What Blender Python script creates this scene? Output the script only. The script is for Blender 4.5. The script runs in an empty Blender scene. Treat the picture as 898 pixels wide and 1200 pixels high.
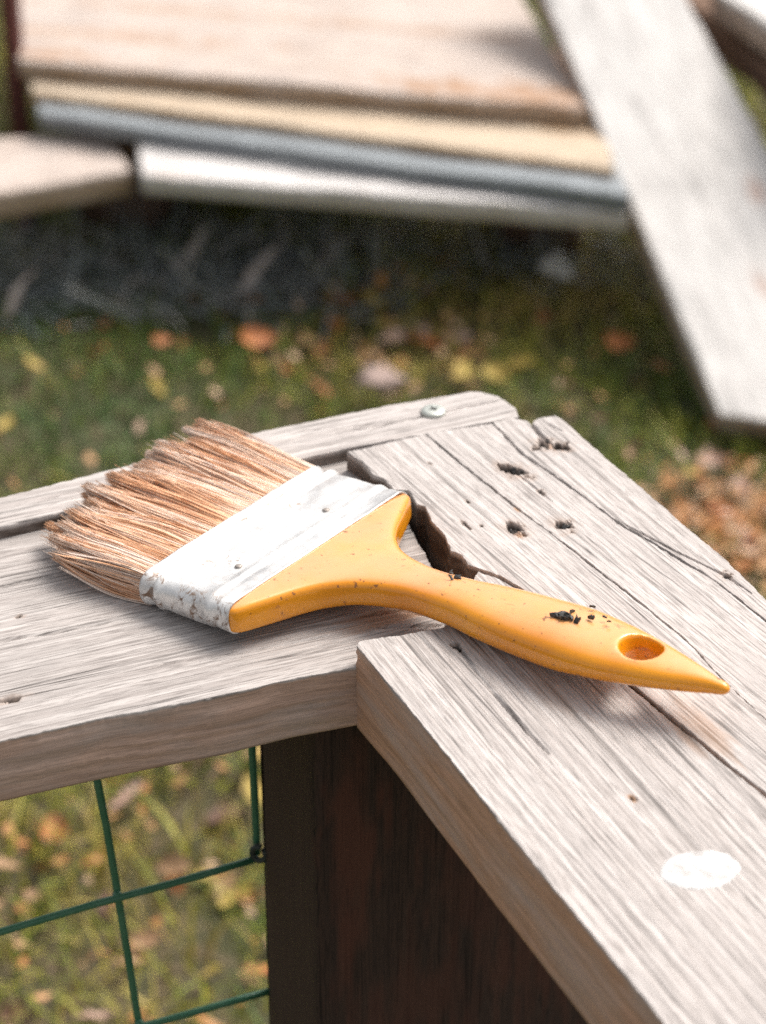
import bpy, bmesh, math, random
import numpy as np
from mathutils import Vector, Matrix

random.seed(7)
rng = np.random.default_rng(11)
S = bpy.context.scene
C = S.collection
R = math.radians

# ------------------------------------------------------------------ camera
PXF = 2800.0            # focal length in pixels of the 898 x 1200 photograph
PITCH = R(30.5)
DIST = 0.735
H = 0.60                # height of the fence rail above the ground
cam_pos = np.array([0, -DIST * math.cos(PITCH), H + DIST * math.sin(PITCH)])
fwd = np.array([0, math.cos(PITCH), -math.sin(PITCH)])
rgt = np.array([1.0, 0, 0])
upv = np.cross(rgt, fwd)
cd = bpy.data.cameras.new('camera')
cam = bpy.data.objects.new('camera', cd)
C.objects.link(cam)
cam.location = cam_pos
cam.rotation_euler = (R(90) - PITCH, 0, 0)
cd.sensor_fit = 'VERTICAL'
cd.sensor_height = 36.0
cd.lens = 36.0 * PXF / 1200.0
cd.clip_start = 0.02
cd.clip_end = 400
cd.dof.use_dof = True
cd.dof.focus_distance = 0.67
cd.dof.aperture_fstop = 12.5
S.camera = cam

# ------------------------------------------------------------------ light
SUN_EL, SUN_AZ = 56.0, 52.0      # overcast: brightest part of the cloud, high up on the right and a little beyond the scene
w = bpy.data.worlds.new('World')
S.world = w
w.use_nodes = True
wt = w.node_tree
wt.nodes.clear()
sky = wt.nodes.new('ShaderNodeTexSky')
sky.sky_type = 'NISHITA'
sky.sun_disc = False
sky.sun_elevation = R(SUN_EL)
sky.sun_rotation = R(SUN_AZ)
sky.air_density = 1.0
sky.dust_density = 6.0
sky.ozone_density = 1.0
hs = wt.nodes.new('ShaderNodeHueSaturation')
hs.inputs['Saturation'].default_value = 0.22     # cloud cover: nearly colourless sky
bg = wt.nodes.new('ShaderNodeBackground')
bg.inputs['Strength'].default_value = 0.10
wo = wt.nodes.new('ShaderNodeOutputWorld')
wt.links.new(sky.outputs[0], hs.inputs['Color'])
wt.links.new(hs.outputs[0], bg.inputs['Color'])
wt.links.new(bg.outputs[0], wo.inputs['Surface'])
sl = bpy.data.lights.new('sun', 'SUN')
sl.energy = 1.4
sl.angle = R(28)
sl.color = (1.0, 0.915, 0.82)
so = bpy.data.objects.new('sun', sl)
C.objects.link(so)
sd = Vector((math.sin(R(SUN_AZ)) * math.cos(R(SUN_EL)), math.cos(R(SUN_AZ)) * math.cos(R(SUN_EL)), math.sin(R(SUN_EL))))
so.rotation_euler = sd.to_track_quat('Z', 'Y').to_euler()
so.location = (0, 0, 5)

S.view_settings.view_transform = 'Standard'
S.view_settings.look = 'None'
S.view_settings.exposure = 0.95
S.view_settings.gamma = 1.0
S.cycles.use_denoising = False
S.render.resolution_x = 766
S.render.resolution_y = 1024

# ------------------------------------------------------------------ helpers
def ray(x, y):
    return fwd + rgt * ((x - 449) / PXF) - upv * ((y - 600) / PXF)
def at(x, y, z):                         # photo pixel on the horizontal plane z
    d = ray(x, y)
    return cam_pos + d * ((z - cam_pos[2]) / d[2])
def atY(x, y, Y):                        # photo pixel at horizontal distance Y from the camera
    d = ray(x, y)
    return cam_pos + d * (Y / d[1])
def atP(x, y, p0, n):                    # photo pixel on any plane
    d = ray(x, y)
    return cam_pos + d * (((p0 - cam_pos) @ n) / (d @ n))

def tag(o, label=None, cat=None, group=None, kind=None):
    if label: o['label'] = label
    if cat: o['category'] = cat
    if group: o['group'] = group
    if kind: o['kind'] = kind
    return o
def empty(name, loc=(0, 0, 0)):
    o = bpy.data.objects.new(name, None)
    C.objects.link(o)
    o.location = loc
    o.empty_display_size = 0.02
    return o
def link(name, me, mat=None, parent=None):
    o = bpy.data.objects.new(name, me)
    C.objects.link(o)
    if mat and not me.materials: me.materials.append(mat)
    if parent is not None:
        o.parent = parent
        o.matrix_parent_inverse = Matrix.Translation(parent.matrix_world_loc if False else world_loc(parent)).inverted()
    return o
def world_loc(o):                        # parents here are only ever translated
    v = Vector(o.location)
    return v
def mesh_np(name, co, quads=None, tris=None, ngons=None, smooth=True, attrs=None):
    me = bpy.data.meshes.new(name)
    co = np.asarray(co, dtype=np.float32)
    loops, totals = [], []
    if quads is not None and len(quads):
        q = np.asarray(quads, dtype=np.int32); loops.append(q.ravel()); totals.append(np.full(len(q), 4, np.int32))
    if tris is not None and len(tris):
        t = np.asarray(tris, dtype=np.int32); loops.append(t.ravel()); totals.append(np.full(len(t), 3, np.int32))
    for g in (ngons or []):
        g = np.asarray(g, dtype=np.int32); loops.append(g); totals.append(np.array([len(g)], np.int32))
    loops = np.concatenate(loops); totals = np.concatenate(totals)
    starts = np.concatenate([[0], np.cumsum(totals)[:-1]]).astype(np.int32)
    me.vertices.add(len(co)); me.vertices.foreach_set('co', co.ravel())
    me.loops.add(len(loops)); me.loops.foreach_set('vertex_index', loops)
    me.polygons.add(len(totals)); me.polygons.foreach_set('loop_start', starts)
    me.polygons.foreach_set('loop_total', totals)
    me.update(calc_edges=True)
    me.validate()
    me.polygons.foreach_set('use_smooth', np.full(len(me.polygons), smooth))
    for k, a in (attrs or {}).items():
        a = np.asarray(a, dtype=np.float32)
        if a.ndim == 2 and a.shape[1] == 3:
            at_ = me.attributes.new(k, 'FLOAT_VECTOR', 'POINT'); at_.data.foreach_set('vector', a.ravel())
        else:
            at_ = me.attributes.new(k, 'FLOAT', 'POINT'); at_.data.foreach_set('value', a.ravel())
    return me

def _h(ix, iy, seed):
    n = (ix.astype(np.int64) * 374761393 + iy.astype(np.int64) * 668265263 + seed * 982451653) & 0xffffffff
    n = ((n ^ (n >> 13)) * 1274126177) & 0xffffffff
    n = n ^ (n >> 16)
    return (n & 0xffff) / 32767.5 - 1.0
def noise(x, y, seed=0):
    x, y = np.broadcast_arrays(np.asarray(x, float), np.asarray(y, float))
    ix, iy = np.floor(x).astype(np.int64), np.floor(y).astype(np.int64)
    fx, fy = x - ix, y - iy
    fx = fx * fx * fx * (fx * (fx * 6 - 15) + 10); fy = fy * fy * fy * (fy * (fy * 6 - 15) + 10)
    a, b = _h(ix, iy, seed), _h(ix + 1, iy, seed)
    c, d = _h(ix, iy + 1, seed), _h(ix + 1, iy + 1, seed)
    return (a * (1 - fx) + b * fx) * (1 - fy) + (c * (1 - fx) + d * fx) * fy
def fbm(x, y, seed=0, o=4):
    s, a = 0, 1.0
    for k in range(o):
        s = s + a * noise(x * 2 ** k, y * 2 ** k, seed + k * 17); a *= 0.5
    return s

def resample(pts, n):
    pts = np.asarray(pts, float)
    L = np.concatenate([[0], np.cumsum(np.linalg.norm(np.diff(pts, axis=0), axis=1))])
    q = np.linspace(0, L[-1], n) if np.isscalar(n) else np.asarray(n) * L[-1]
    return np.stack([np.interp(q, L, pts[:, k]) for k in range(pts.shape[1])], 1)

# ------------------------------------------------------------------ materials
def new_mat(name):
    m = bpy.data.materials.new(name); m.use_nodes = True
    nt = m.node_tree
    b = nt.nodes['Principled BSDF']
    return m, nt, b
def N(nt, typ, **kw):
    n = nt.nodes.new(typ)
    for k, v in kw.items():
        if k.startswith('i_'):
            n.inputs[k[2:].replace('_', ' ')].default_value = v
        else: setattr(n, k, v)
    return n
def attr(nt, name):
    return N(nt, 'ShaderNodeAttribute', attribute_name=name)
def ramp(nt, src, stops):
    r = N(nt, 'ShaderNodeValToRGB')
    while len(r.color_ramp.elements) < len(stops): r.color_ramp.elements.new(0.5)
    for e, (p, c) in zip(r.color_ramp.elements, stops):
        e.position = p; e.color = (c, c, c, 1) if not hasattr(c, '__len__') else (*c, 1)
    nt.links.new(src, r.inputs[0])
    return r.outputs[0]
def mix(nt, fac, a, b, mode='MIX'):
    n = N(nt, 'ShaderNodeMix', data_type='RGBA', blend_type=mode)
    for i, s in ((0, fac), (6, a), (7, b)):
        if hasattr(s, 'links') or hasattr(s, 'is_linked'): nt.links.new(s, n.inputs[i])
        elif i == 0: n.inputs[i].default_value = s
        else: n.inputs[i].default_value = (*s, 1)
    return n.outputs[2]
def math_(nt, op, a, b=0.5, clamp=False):
    n = N(nt, 'ShaderNodeMath', operation=op, use_clamp=clamp)
    for i, s in ((0, a), (1, b)):
        if hasattr(s, 'is_linked'): nt.links.new(s, n.inputs[i])
        else: n.inputs[i].default_value = s
    return n.outputs[0]
def noise_tex(nt, vec, scale, detail=4, rough=0.55, vscale=(1, 1, 1), dist=0.0):
    mp = N(nt, 'ShaderNodeMapping'); mp.inputs['Scale'].default_value = vscale
    nt.links.new(vec, mp.inputs['Vector'])
    t = N(nt, 'ShaderNodeTexNoise'); t.inputs['Scale'].default_value = scale
    t.inputs['Detail'].default_value = detail; t.inputs['Roughness'].default_value = rough
    t.inputs['Distortion'].default_value = dist
    nt.links.new(mp.outputs[0], t.inputs['Vector'])
    return t.outputs['Fac']

def wood_mat(name, light, dark, side, ringcol, ring_amt=0.5, bump=0.32, stain=(0.36, 0.19, 0.09), dirt=(0.022, 0.02, 0.018), rough=0.85, streak=1.0):
    """Weathered timber; every pattern runs in the board's own grain coordinates (metres along, across, deep)."""
    m, nt, b = new_mat(name)
    g = attr(nt, 'grain').outputs['Vector']
    n1 = noise_tex(nt, g, 1.0, 3, 0.6, (5, 420, 420), 0.15)          # long grey streaks
    n2 = noise_tex(nt, g, 1.0, 2, 0.6, (110, 1700, 1700), 0.1)       # single fibres
    n3 = noise_tex(nt, g, 1.0, 3, 0.6, (22, 60, 60), 0.4)            # blotches
    l1 = noise_tex(nt, g, 1.0, 2, 0.5, (4, 340, 340), 0.05)           # thin checks and year lines
    l2 = noise_tex(nt, g, 1.0, 2, 0.5, (11, 900, 900), 0.05)
    def lines(n, w_):
        return ramp(nt, math_(nt, 'ABSOLUTE', math_(nt, 'SUBTRACT', n, 0.5)), ((0.0, 1.0), (w_, 0.0)))
    c = mix(nt, ramp(nt, n1, ((0.30, 0.75 * streak), (0.62, 0.0))), light, dark)
    ring = attr(nt, 'ring').outputs['Fac']
    c = mix(nt, math_(nt, 'MULTIPLY', ring, ring_amt), c, ringcol)
    c = mix(nt, ramp(nt, n2, ((0.37, 0.75), (0.51, 0.0))), c, tuple(x * 0.62 for x in dark))
    c = mix(nt, ramp(nt, n3, ((0.42, 0.0), (0.72, 0.5))), c, tuple(0.66 * x for x in light))
    c = mix(nt, math_(nt, 'MULTIPLY', lines(l1, 0.022), ramp(nt, n3, ((0.35, 0.2), (0.6, 1.0)))), c, tuple(0.25 * x for x in dark))
    c = mix(nt, math_(nt, 'MULTIPLY', lines(l2, 0.03), ramp(nt, n1, ((0.4, 0.7), (0.6, 0.1)))), c, tuple(0.5 * x for x in dark))
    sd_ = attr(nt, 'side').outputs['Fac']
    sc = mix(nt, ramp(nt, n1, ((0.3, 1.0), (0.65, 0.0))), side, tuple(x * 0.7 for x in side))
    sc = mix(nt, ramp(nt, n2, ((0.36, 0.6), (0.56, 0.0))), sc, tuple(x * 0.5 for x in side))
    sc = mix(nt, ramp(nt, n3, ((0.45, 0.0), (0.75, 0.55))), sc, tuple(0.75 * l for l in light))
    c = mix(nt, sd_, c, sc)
    c = mix(nt, attr(nt, 'stain').outputs['Fac'], c, stain)
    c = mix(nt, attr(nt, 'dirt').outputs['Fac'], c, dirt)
    nt.links.new(c, b.inputs['Base Color'])
    b.inputs['Roughness'].default_value = rough
    b.inputs['Specular IOR Level'].default_value = 0.3
    bp = N(nt, 'ShaderNodeBump'); bp.inputs['Strength'].default_value = bump; bp.inputs['Distance'].default_value = 0.00035
    nt.links.new(n2, bp.inputs['Height']); nt.links.new(bp.outputs[0], b.inputs['Normal'])
    return m

M = {}
M['rail'] = wood_mat('weathered rail wood', (0.55, 0.51, 0.485), (0.35, 0.31, 0.29), (0.60, 0.415, 0.325), (0.25, 0.215, 0.20), 0.6)
M['cap'] = wood_mat('bleached cap wood', (0.61, 0.565, 0.54), (0.43, 0.385, 0.36), (0.66, 0.395, 0.26), (0.30, 0.26, 0.245), 0.62)
M['capdark'] = wood_mat('bleached cap wood, rotten inside', (0.61, 0.565, 0.54), (0.43, 0.385, 0.36), (0.11, 0.078, 0.06), (0.32, 0.275, 0.26), 0.5)  # near-black sides: rot at the plank end, shade painted into cracks and groove
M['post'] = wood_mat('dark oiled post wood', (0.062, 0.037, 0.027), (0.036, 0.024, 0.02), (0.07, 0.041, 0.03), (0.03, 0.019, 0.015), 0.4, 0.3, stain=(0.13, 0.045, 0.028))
M['pale'] = wood_mat('pale stacked boards', (0.68, 0.605, 0.56), (0.48, 0.37, 0.30), (0.42, 0.30, 0.20), (0.46, 0.34, 0.25), 0.5, 0.2)
M['yellow'] = wood_mat('fresh sawn boards', (0.70, 0.595, 0.475), (0.55, 0.41, 0.27), (0.40, 0.24, 0.12), (0.45, 0.28, 0.15), 0.5, 0.2, stain=(0.36, 0.19, 0.07))
M['white'] = wood_mat('whitewashed plank', (0.73, 0.715, 0.695), (0.62, 0.585, 0.56), (0.36, 0.26, 0.20), (0.52, 0.47, 0.43), 0.3, 0.2, stain=(0.45, 0.30, 0.24))
M['whitepaint'] = wood_mat('old white painted board', (0.80, 0.78, 0.765), (0.68, 0.63, 0.60), (0.6, 0.55, 0.5), (0.62, 0.57, 0.54), 0.3, 0.2, stain=(0.45, 0.32, 0.25))
M['brownold'] = wood_mat('old brown timber', (0.30, 0.19, 0.13), (0.17, 0.10, 0.07), (0.2, 0.12, 0.085), (0.14, 0.08, 0.055), 0.4, 0.2)
M['redwood'] = wood_mat('red stained stake', (0.16, 0.055, 0.045), (0.10, 0.035, 0.03), (0.15, 0.045, 0.04), (0.1, 0.03, 0.025), 0.4, 0.2)
M['greypole'] = wood_mat('blue grey weathered pole', (0.40, 0.43, 0.45), (0.26, 0.29, 0.31), (0.22, 0.24, 0.26), (0.13, 0.15, 0.17), 0.4, 0.2, rough=0.5)

# ------------------------------------------------------------------ boards
LDIR = R(22.3)
def frame_h(z): return (np.array([0, 0, z]), np.array([1., 0, 0]), np.array([0, 1., 0]), np.array([0, 0, 1.]))
def board(name, fr, e0, e1, thick, gang, mat, parent, nu=200, nv=80, st=None, en=None, jit=0.0003, ring_sp=0.004,
          relief=0.0002, wav=0.0004, er=0.0012, pits=(), cracks=(), stains=(), seed=1, warp=0.004, kn=(), krows=10, side_rel=0.0003, drop=0.0):
    """A plank as a dense sheet with grain relief, worn edges, pits and checks, skirted to its full thickness.
    e0/e1: the two long edges, st/en: optional end outlines, all 2-D in the plank's frame."""
    O_, ex, ey, n = fr
    def edge(t):                    # grid lines crowd towards the edges so that they can round over
        a = np.array([0, 0.12, 0.28, 0.5, 0.8]) * er * 1.6
        return a
    Lw = np.linalg.norm((np.asarray(e1[0]) + np.asarray(e1[-1])) / 2 - (np.asarray(e0[0]) + np.asarray(e0[-1])) / 2)
    Ll = np.linalg.norm(np.asarray(e0[-1]) - np.asarray(e0[0]))
    def spread(nn, L):
        a = np.array([0, 0.12, 0.28, 0.5, 0.8, 1.2]) * er * 1.3 / L
        return np.concatenate([a, np.linspace(a[-1], 1 - a[-1], nn)[1:-1], (1 - a)[::-1]])
    ss, tt = spread(nu, Ll), spread(nv, Lw)
    E0, E1 = resample(e0, ss), resample(e1, ss)
    S0 = resample(st if st is not None else [e0[0], e1[0]], tt)
    S1 = resample(en if en is not None else [e0[-1], e1[-1]], tt)
    U0, U1, V0, V1 = E0, E1, S0, S1
    def jitter(P, sgn, sd_):
        T = np.gradient(P, axis=0); T /= np.linalg.norm(T, axis=1)[:, None] + 1e-12
        nn = np.stack([-T[:, 1], T[:, 0]], 1)
        a = np.concatenate([[0], np.cumsum(np.linalg.norm(np.diff(P, axis=0), axis=1))])
        f = (0.35 * fbm(a * 60, a * 0 + sd_, seed + sd_, 3) + 0.4 * fbm(a * 420, a * 0 + sd_, seed + sd_ + 1, 3)) * jit
        f *= np.clip(np.minimum(a, a[-1] - a) / 0.003, 0, 1)
        return P + nn * f[:, None]
    E0, E1, S0, S1 = jitter(E0, 1, 3), jitter(E1, 1, 5), jitter(S0, 1, 7), jitter(S1, 1, 9)
    s, t = ss[:, None, None], tt[None, :, None]
    P = (1 - t) * E0[:, None] + t * E1[:, None] + (1 - s) * S0[None] + s * S1[None] \
        - ((1 - s) * (1 - t) * E0[0] + s * (1 - t) * E0[-1] + (1 - s) * t * E1[0] + s * t * E1[-1])
    ns, ntt = len(ss), len(tt)
    X, Y = P[..., 0], P[..., 1]
    ca, sa = math.cos(gang), math.sin(gang)
    u, v = X * ca + Y * sa, -X * sa + Y * ca
    vv = v.copy(); kmask = np.zeros_like(v)
    for (kx, ky, kr) in kn:
        ku, kv = kx * ca + ky * sa, -kx * sa + ky * ca
        g = np.exp(-((u - ku) / (kr * 3.2)) ** 2 - ((v - kv) / (kr * 1.6)) ** 2)
        vv = vv + np.sign(kv - v) * g * kr * 0.75
        rr = np.hypot((u - ku) / 1.5, v - kv) / kr
        kmask = np.maximum(kmask, np.clip(1.25 - rr, 0, 1))
    vv = vv + warp * noise(u * 5, v * 14, seed) + warp * 0.25 * noise(u * 22, v * 60, seed + 1)
    ph = vv / ring_sp + 1.3 * noise(vv / (ring_sp * 3.3), u * 1.5, seed + 2)
    sw = ph - np.floor(ph)
    ring = np.clip(sw, 0, 1) ** 2.2 * np.clip((1 - sw) * 9, 0, 1)
    ring *= 0.65 + 0.35 * noise(u * 30, vv / ring_sp, seed + 3)
    h = relief * ring + relief * 0.7 * noise(u * 10, vv * 900, seed + 4) + relief * 0.5 * noise(u * 35, vv * 2100, seed + 6)
    h = h + wav * fbm(u * 8, v * 30, seed + 5, 3)
    # worn edges
    dw0 = np.linalg.norm(P - E0[:, None], axis=2); dw1 = np.linalg.norm(P - E1[:, None], axis=2)
    ds0 = np.linalg.norm(P - S0[None], axis=2); ds1 = np.linalg.norm(P - S1[None], axis=2)
    dd = np.minimum(np.minimum(dw0, dw1), np.minimum(ds0, ds1))
    erv = er * (0.8 + 0.7 * np.clip(fbm(u * 160, v * 160, seed + 8, 3), -0.8, 2))
    q = np.clip(1 - dd / np.maximum(erv, 1e-5), 0, 1)
    h = h - erv * (1 - np.sqrt(np.clip(1 - q * q, 0, 1)))
    dirt = np.zeros_like(h); stn = np.zeros_like(h)
    for (px_, py_, ru, rv, dep) in pits:
        pu, pv = px_ * ca + py_ * sa, -px_ * sa + py_ * ca
        rr = np.hypot((u - pu) / ru, (v - pv) / rv) + 0.5 * fbm((u - pu) / ru * 1.7, (v - pv) / rv * 1.7, seed + int(1e5 * abs(px_)) % 97, 3)
        mk = np.clip((1 - rr) * 1.9, 0, 1); mk = mk * mk * (3 - 2 * mk)
        stn = np.maximum(stn, np.clip((1.7 - rr) * 0.8, 0, 1) * 0.35)
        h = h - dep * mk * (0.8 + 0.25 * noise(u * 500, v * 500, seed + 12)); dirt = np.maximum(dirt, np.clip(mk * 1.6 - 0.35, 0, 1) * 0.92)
    for (pl, wd, dep) in cracks:
        if wd < 0.00029: continue
        pl = np.asarray(pl, float); best = np.full(h.shape, 1e3); along = np.zeros_like(h)
        tot = np.linalg.norm(np.diff(pl, axis=0), axis=1).sum(); acc = 0
        wob = 0.0003 * fbm(u * 160, v * 12, seed + 31, 3)
        for a_, b_ in zip(pl[:-1], pl[1:]):
            ab = b_ - a_; L = np.linalg.norm(ab)
            k = np.clip(((P - a_) @ ab) / L ** 2, 0, 1)
            d = np.linalg.norm(P - a_ - k[..., None] * ab, axis=2)
            m_ = d < best
            best = np.where(m_, d, best); along = np.where(m_, (acc + k * L) / tot, along); acc += L
        wl = wd * np.clip(np.minimum(along, 1 - along) * 5 + 0.15, 0, 1)
        mk = np.clip(1.3 - np.abs(best + wob) / np.maximum(wl * 1.25, 1e-4), 0, 1)
        h = h - dep * mk
    for (px_, py_, ru, rv, am) in stains:
        pu, pv = px_ * ca + py_ * sa, -px_ * sa + py_ * ca
        rr = np.hypot((u - pu) / ru, (v - pv) / rv) + 0.5 * fbm(u * 60, v * 400, seed + 21, 3)
        stn = np.maximum(stn, np.clip((1 - rr) * 1.6, 0, 1) * am)
    stn = np.maximum(stn, kmask * 0.25)
    co = O_ + X[..., None] * ex + Y[..., None] * ey + h[..., None] * n
    idx = np.arange(ns * ntt).reshape(ns, ntt)
    q1 = np.stack([idx[:-1, :-1], idx[1:, :-1], idx[1:, 1:], idx[:-1, 1:]], -1).reshape(-1, 4)
    loop = np.concatenate([idx[:, 0], idx[-1, 1:], idx[:-1, -1][::-1], idx[0, 1:-1][::-1]])
    lp = P.reshape(-1, 2)[loop]
    lpu = np.concatenate([U0, V1[1:], U1[:-1][::-1], V0[1:-1][::-1]])
    area = 0.5 * np.sum(lp[:, 0] * np.roll(lp[:, 1], -1) - np.roll(lp[:, 0], -1) * lp[:, 1])
    if area < 0: q1 = q1[:, ::-1]
    T = np.roll(lp, -2, 0) - np.roll(lp, 2, 0); T /= np.linalg.norm(T, axis=1)[:, None] + 1e-12
    out = np.stack([T[:, 1], -T[:, 0]], 1) * (1 if area > 0 else -1)
    nl = len(loop); uL, vL = u.ravel()[loop], v.ravel()[loop]
    hL = h.ravel()[loop]
    rows = [co.reshape(-1, 3)]; gr = [np.stack([u, v, 0 * u], -1).reshape(-1, 3)]
    sidev = [np.zeros(ns * ntt)]; prev = loop; quads = [q1]; base = ns * ntt
    arc = np.concatenate([[0], np.cumsum(np.linalg.norm(np.diff(lp, axis=0), axis=1))])
    for k in range(1, krows + 1):
        f = k / krows; z = hL * (1 - f) - f * thick
        o_ = side_rel * (noise(uL * 40, (vL - z) * 800, seed + 40) + 0.3 * noise(uL * 12, (vL - z) * 170, seed + 41))
        if k == krows: o_ = o_ - er * 0.5
        w_ = min(1.0, 5 * f); p = lp * (1 - w_) + lpu * w_ + out * o_[:, None]
        rows.append(O_ + p[:, :1] * ex + p[:, 1:] * ey + z[:, None] * n)
        gr.append(np.stack([uL, vL - z, z], 1)); sidev.append(np.full(nl, 1.0))
        cur = base + np.arange(nl); base += nl
        a, b_ = prev, np.roll(prev, -1); c_, d_ = np.roll(cur, -1), cur
        qq = np.stack([d_, c_, b_, a], 1)
        quads.append(qq if area > 0 else qq[:, ::-1]); prev = cur
    bot = prev[::-1] if area > 0 else prev
    allco = np.concatenate(rows)
    z0 = np.zeros(len(allco) - ns * ntt)
    me = mesh_np(name, allco, quads=np.concatenate(quads), ngons=[bot],
                 attrs=dict(grain=np.concatenate(gr), ring=np.concatenate([ring.ravel(), z0]), side=np.concatenate(sidev),
                            dirt=np.concatenate([dirt.ravel(), z0]), stain=np.concatenate([stn.ravel(), z0])))
    return link(name, me, mat, parent)

def tube(path, rad, sides=8, cap=True):
    """Vertices and quads of a tube along a 3-D polyline; rad may vary."""
    path = np.asarray(path, float); n = len(path)
    rad = np.broadcast_to(np.asarray(rad, float), (n,))
    T = np.gradient(path, axis=0); T /= np.linalg.norm(T, axis=1)[:, None] + 1e-12
    ref = np.array([0, 0, 1.]) if abs(T[0, 2]) < 0.8 else np.array([1., 0, 0])
    co = []
    for p, t, r in zip(path, T, rad):
        a = np.cross(t, ref); a /= np.linalg.norm(a) + 1e-12; b = np.cross(t, a); ref = np.cross(a, t) if False else ref
        th = np.linspace(0, 2 * math.pi, sides, endpoint=False)
        co.append(p + r * (np.cos(th)[:, None] * a + np.sin(th)[:, None] * b))
    co = np.concatenate(co)
    i = np.arange(n * sides).reshape(n, sides)
    j = np.roll(i, -1, 1)
    q = np.stack([i[:-1], j[:-1], j[1:], i[1:]], -1).reshape(-1, 4)
    return co, q, [i[0][::-1], i[-1]] if cap else []

# ================================================================== SETTING: ground
gm, nt, b = new_mat('damp soil with moss')
tc = N(nt, 'ShaderNodeTexCoord')
n1 = noise_tex(nt, tc.outputs['Object'], 6, 6, 0.6); n2 = noise_tex(nt, tc.outputs['Object'], 55, 5, 0.6)
c = mix(nt, ramp(nt, n1, ((0.4, 0.0), (0.6, 1.0))), (0.045, 0.06, 0.022), (0.085, 0.07, 0.035))
c = mix(nt, ramp(nt, n2, ((0.45, 0.0), (0.7, 0.8))), c, (0.17, 0.115, 0.07))
nt.links.new(c, b.inputs['Base Color']); b.inputs['Roughness'].default_value = 0.95
bp = N(nt, 'ShaderNodeBump'); bp.inputs['Strength'].default_value = 0.6; bp.inputs['Distance'].default_value = 0.02
nt.links.new(n2, bp.inputs['Height']); nt.links.new(bp.outputs[0], b.inputs['Normal'])
def gz(x, y): return 0.018 * noise(np.asarray(x) * 3.1, np.asarray(y) * 3.1, 5) + 0.01 * noise(np.asarray(x) * 9, np.asarray(y) * 9, 6)
ax = np.concatenate([[-150, -60, -20, -8], np.linspace(-3, 3, 121), [8, 20, 60, 150]])
gx, gy = np.meshgrid(ax, ax + 1.0, indexing='ij')
fade = np.clip(3.2 - np.maximum(abs(gx), abs(gy - 1)), 0, 1)
gco = np.stack([gx, gy, gz(gx, gy) * fade], -1).reshape(-1, 3)
gi = np.arange(len(ax) ** 2).reshape(len(ax), -1)
gq = np.stack([gi[:-1, :-1], gi[1:, :-1], gi[1:, 1:], gi[:-1, 1:]], -1).reshape(-1, 4)
ground = link('ground', mesh_np('ground', gco, quads=gq), gm)
ground['kind'] = 'structure'

# grass: single blades, one object
grm, nt, b = new_mat('grass blades')
col = attr(nt, 'hue').outputs['Fac']
c = ramp(nt, col, ((0.0, (0.035, 0.085, 0.024)), (0.3, (0.10, 0.18, 0.026)), (0.55, (0.25, 0.28, 0.03)), (0.78, (0.42, 0.34, 0.05)), (1.0, (0.46, 0.34, 0.16))))
nt.links.new(c, b.inputs['Base Color']); b.inputs['Roughness'].default_value = 0.6
b.inputs['Subsurface Weight'].default_value = 0.0
b.inputs['Transmission Weight'].default_value = 0.0
def blades(xy, hgt, wid, hue, bend):
    n = len(xy); th = rng.uniform(0, 2 * math.pi, n); az = rng.uniform(0, 2 * math.pi, n)
    base = np.stack([xy[:, 0], xy[:, 1], gz(xy[:, 0], xy[:, 1]) - 0.004], 1)
    wv = np.stack([np.cos(th), np.sin(th), 0 * th], 1) * wid[:, None]
    bd = np.stack([np.cos(az), np.sin(az), 0 * az], 1) * (bend * hgt)[:, None]
    cs = []
    for f, wf in ((0, 1), (0.4, 0.85), (0.75, 0.55)):
        p = base + bd * f * f + np.array([0, 0, 1.0]) * (hgt * f * (1 - 0.35 * f * bend))[:, None]
        cs += [p - wv * wf, p + wv * wf]
    cs.append(base + bd + np.array([0, 0, 1.0]) * (hgt * (1 - 0.35 * bend))[:, None])
    co = np.stack(cs, 1).reshape(-1, 3)
    o = (np.arange(n) * 7)[:, None]
    q = np.concatenate([o + np.array([0, 1, 3, 2]), o + np.array([2, 3, 5, 4])])
    t = o + np.array([4, 5, 6])
    return co, q, t, np.repeat(hue, 7)
def inpx(p):        # photo pixel of world points
    v_ = np.asarray(p) - cam_pos; zc = v_ @ fwd
    return 449 + PXF * (v_ @ rgt) / zc, 600 - PXF * (v_ @ upv) / zc
ng = 105000
xy = np.stack([rng.uniform(-1.15, 1.15, ng), rng.uniform(0.15, 2.3, ng)], 1)
px_, py_ = inpx(np.stack([xy[:, 0], xy[:, 1], 0 * xy[:, 0]], 1))
cl = fbm(xy[:, 0] * 7, xy[:, 1] * 7, 51, 3)
def bump2(cx, cy, rx, ry): return np.exp(-((px_ - cx) / rx) ** 2 - ((py_ - cy) / ry) ** 2)
bald = 0.9 * bump2(840, 600, 90, 60) + 0.5 * bump2(430, 400, 150, 40) + 0.55 * bump2(200, 330, 420, 50) + 0.5 * bump2(200, 1150, 170, 60) + 0.4 * bump2(260, 940, 70, 60)
keep = rng.uniform(0, 1, ng) > np.clip(bald + 0.22 * cl, 0, 0.93)
xy, px_, py_, cl = xy[keep], px_[keep], py_[keep], cl[keep]
lush = np.clip(0.5 + 0.5 * cl, 0.1, 1.3)
hue = 0.47 + 0.16 * cl + rng.normal(0, 0.13, len(xy)) - 0.2 * bump2(100, 430, 190, 120) + 0.28 * bump2(640, 370, 130, 70) + 0.22 * bump2(470, 420, 130, 60) + 0.12 * bump2(180, 1000, 300, 150)
hue += (rng.uniform(0, 1, len(xy)) < 0.07) * 0.45
gco, gqd, gtr, ghue = blades(xy, rng.uniform(0.02, 0.048, len(xy)) * (0.6 + 0.6 * lush), rng.uniform(0.0006, 0.0015, len(xy)), np.clip(hue, 0, 1), rng.uniform(0.2, 1.1, len(xy)))
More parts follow.
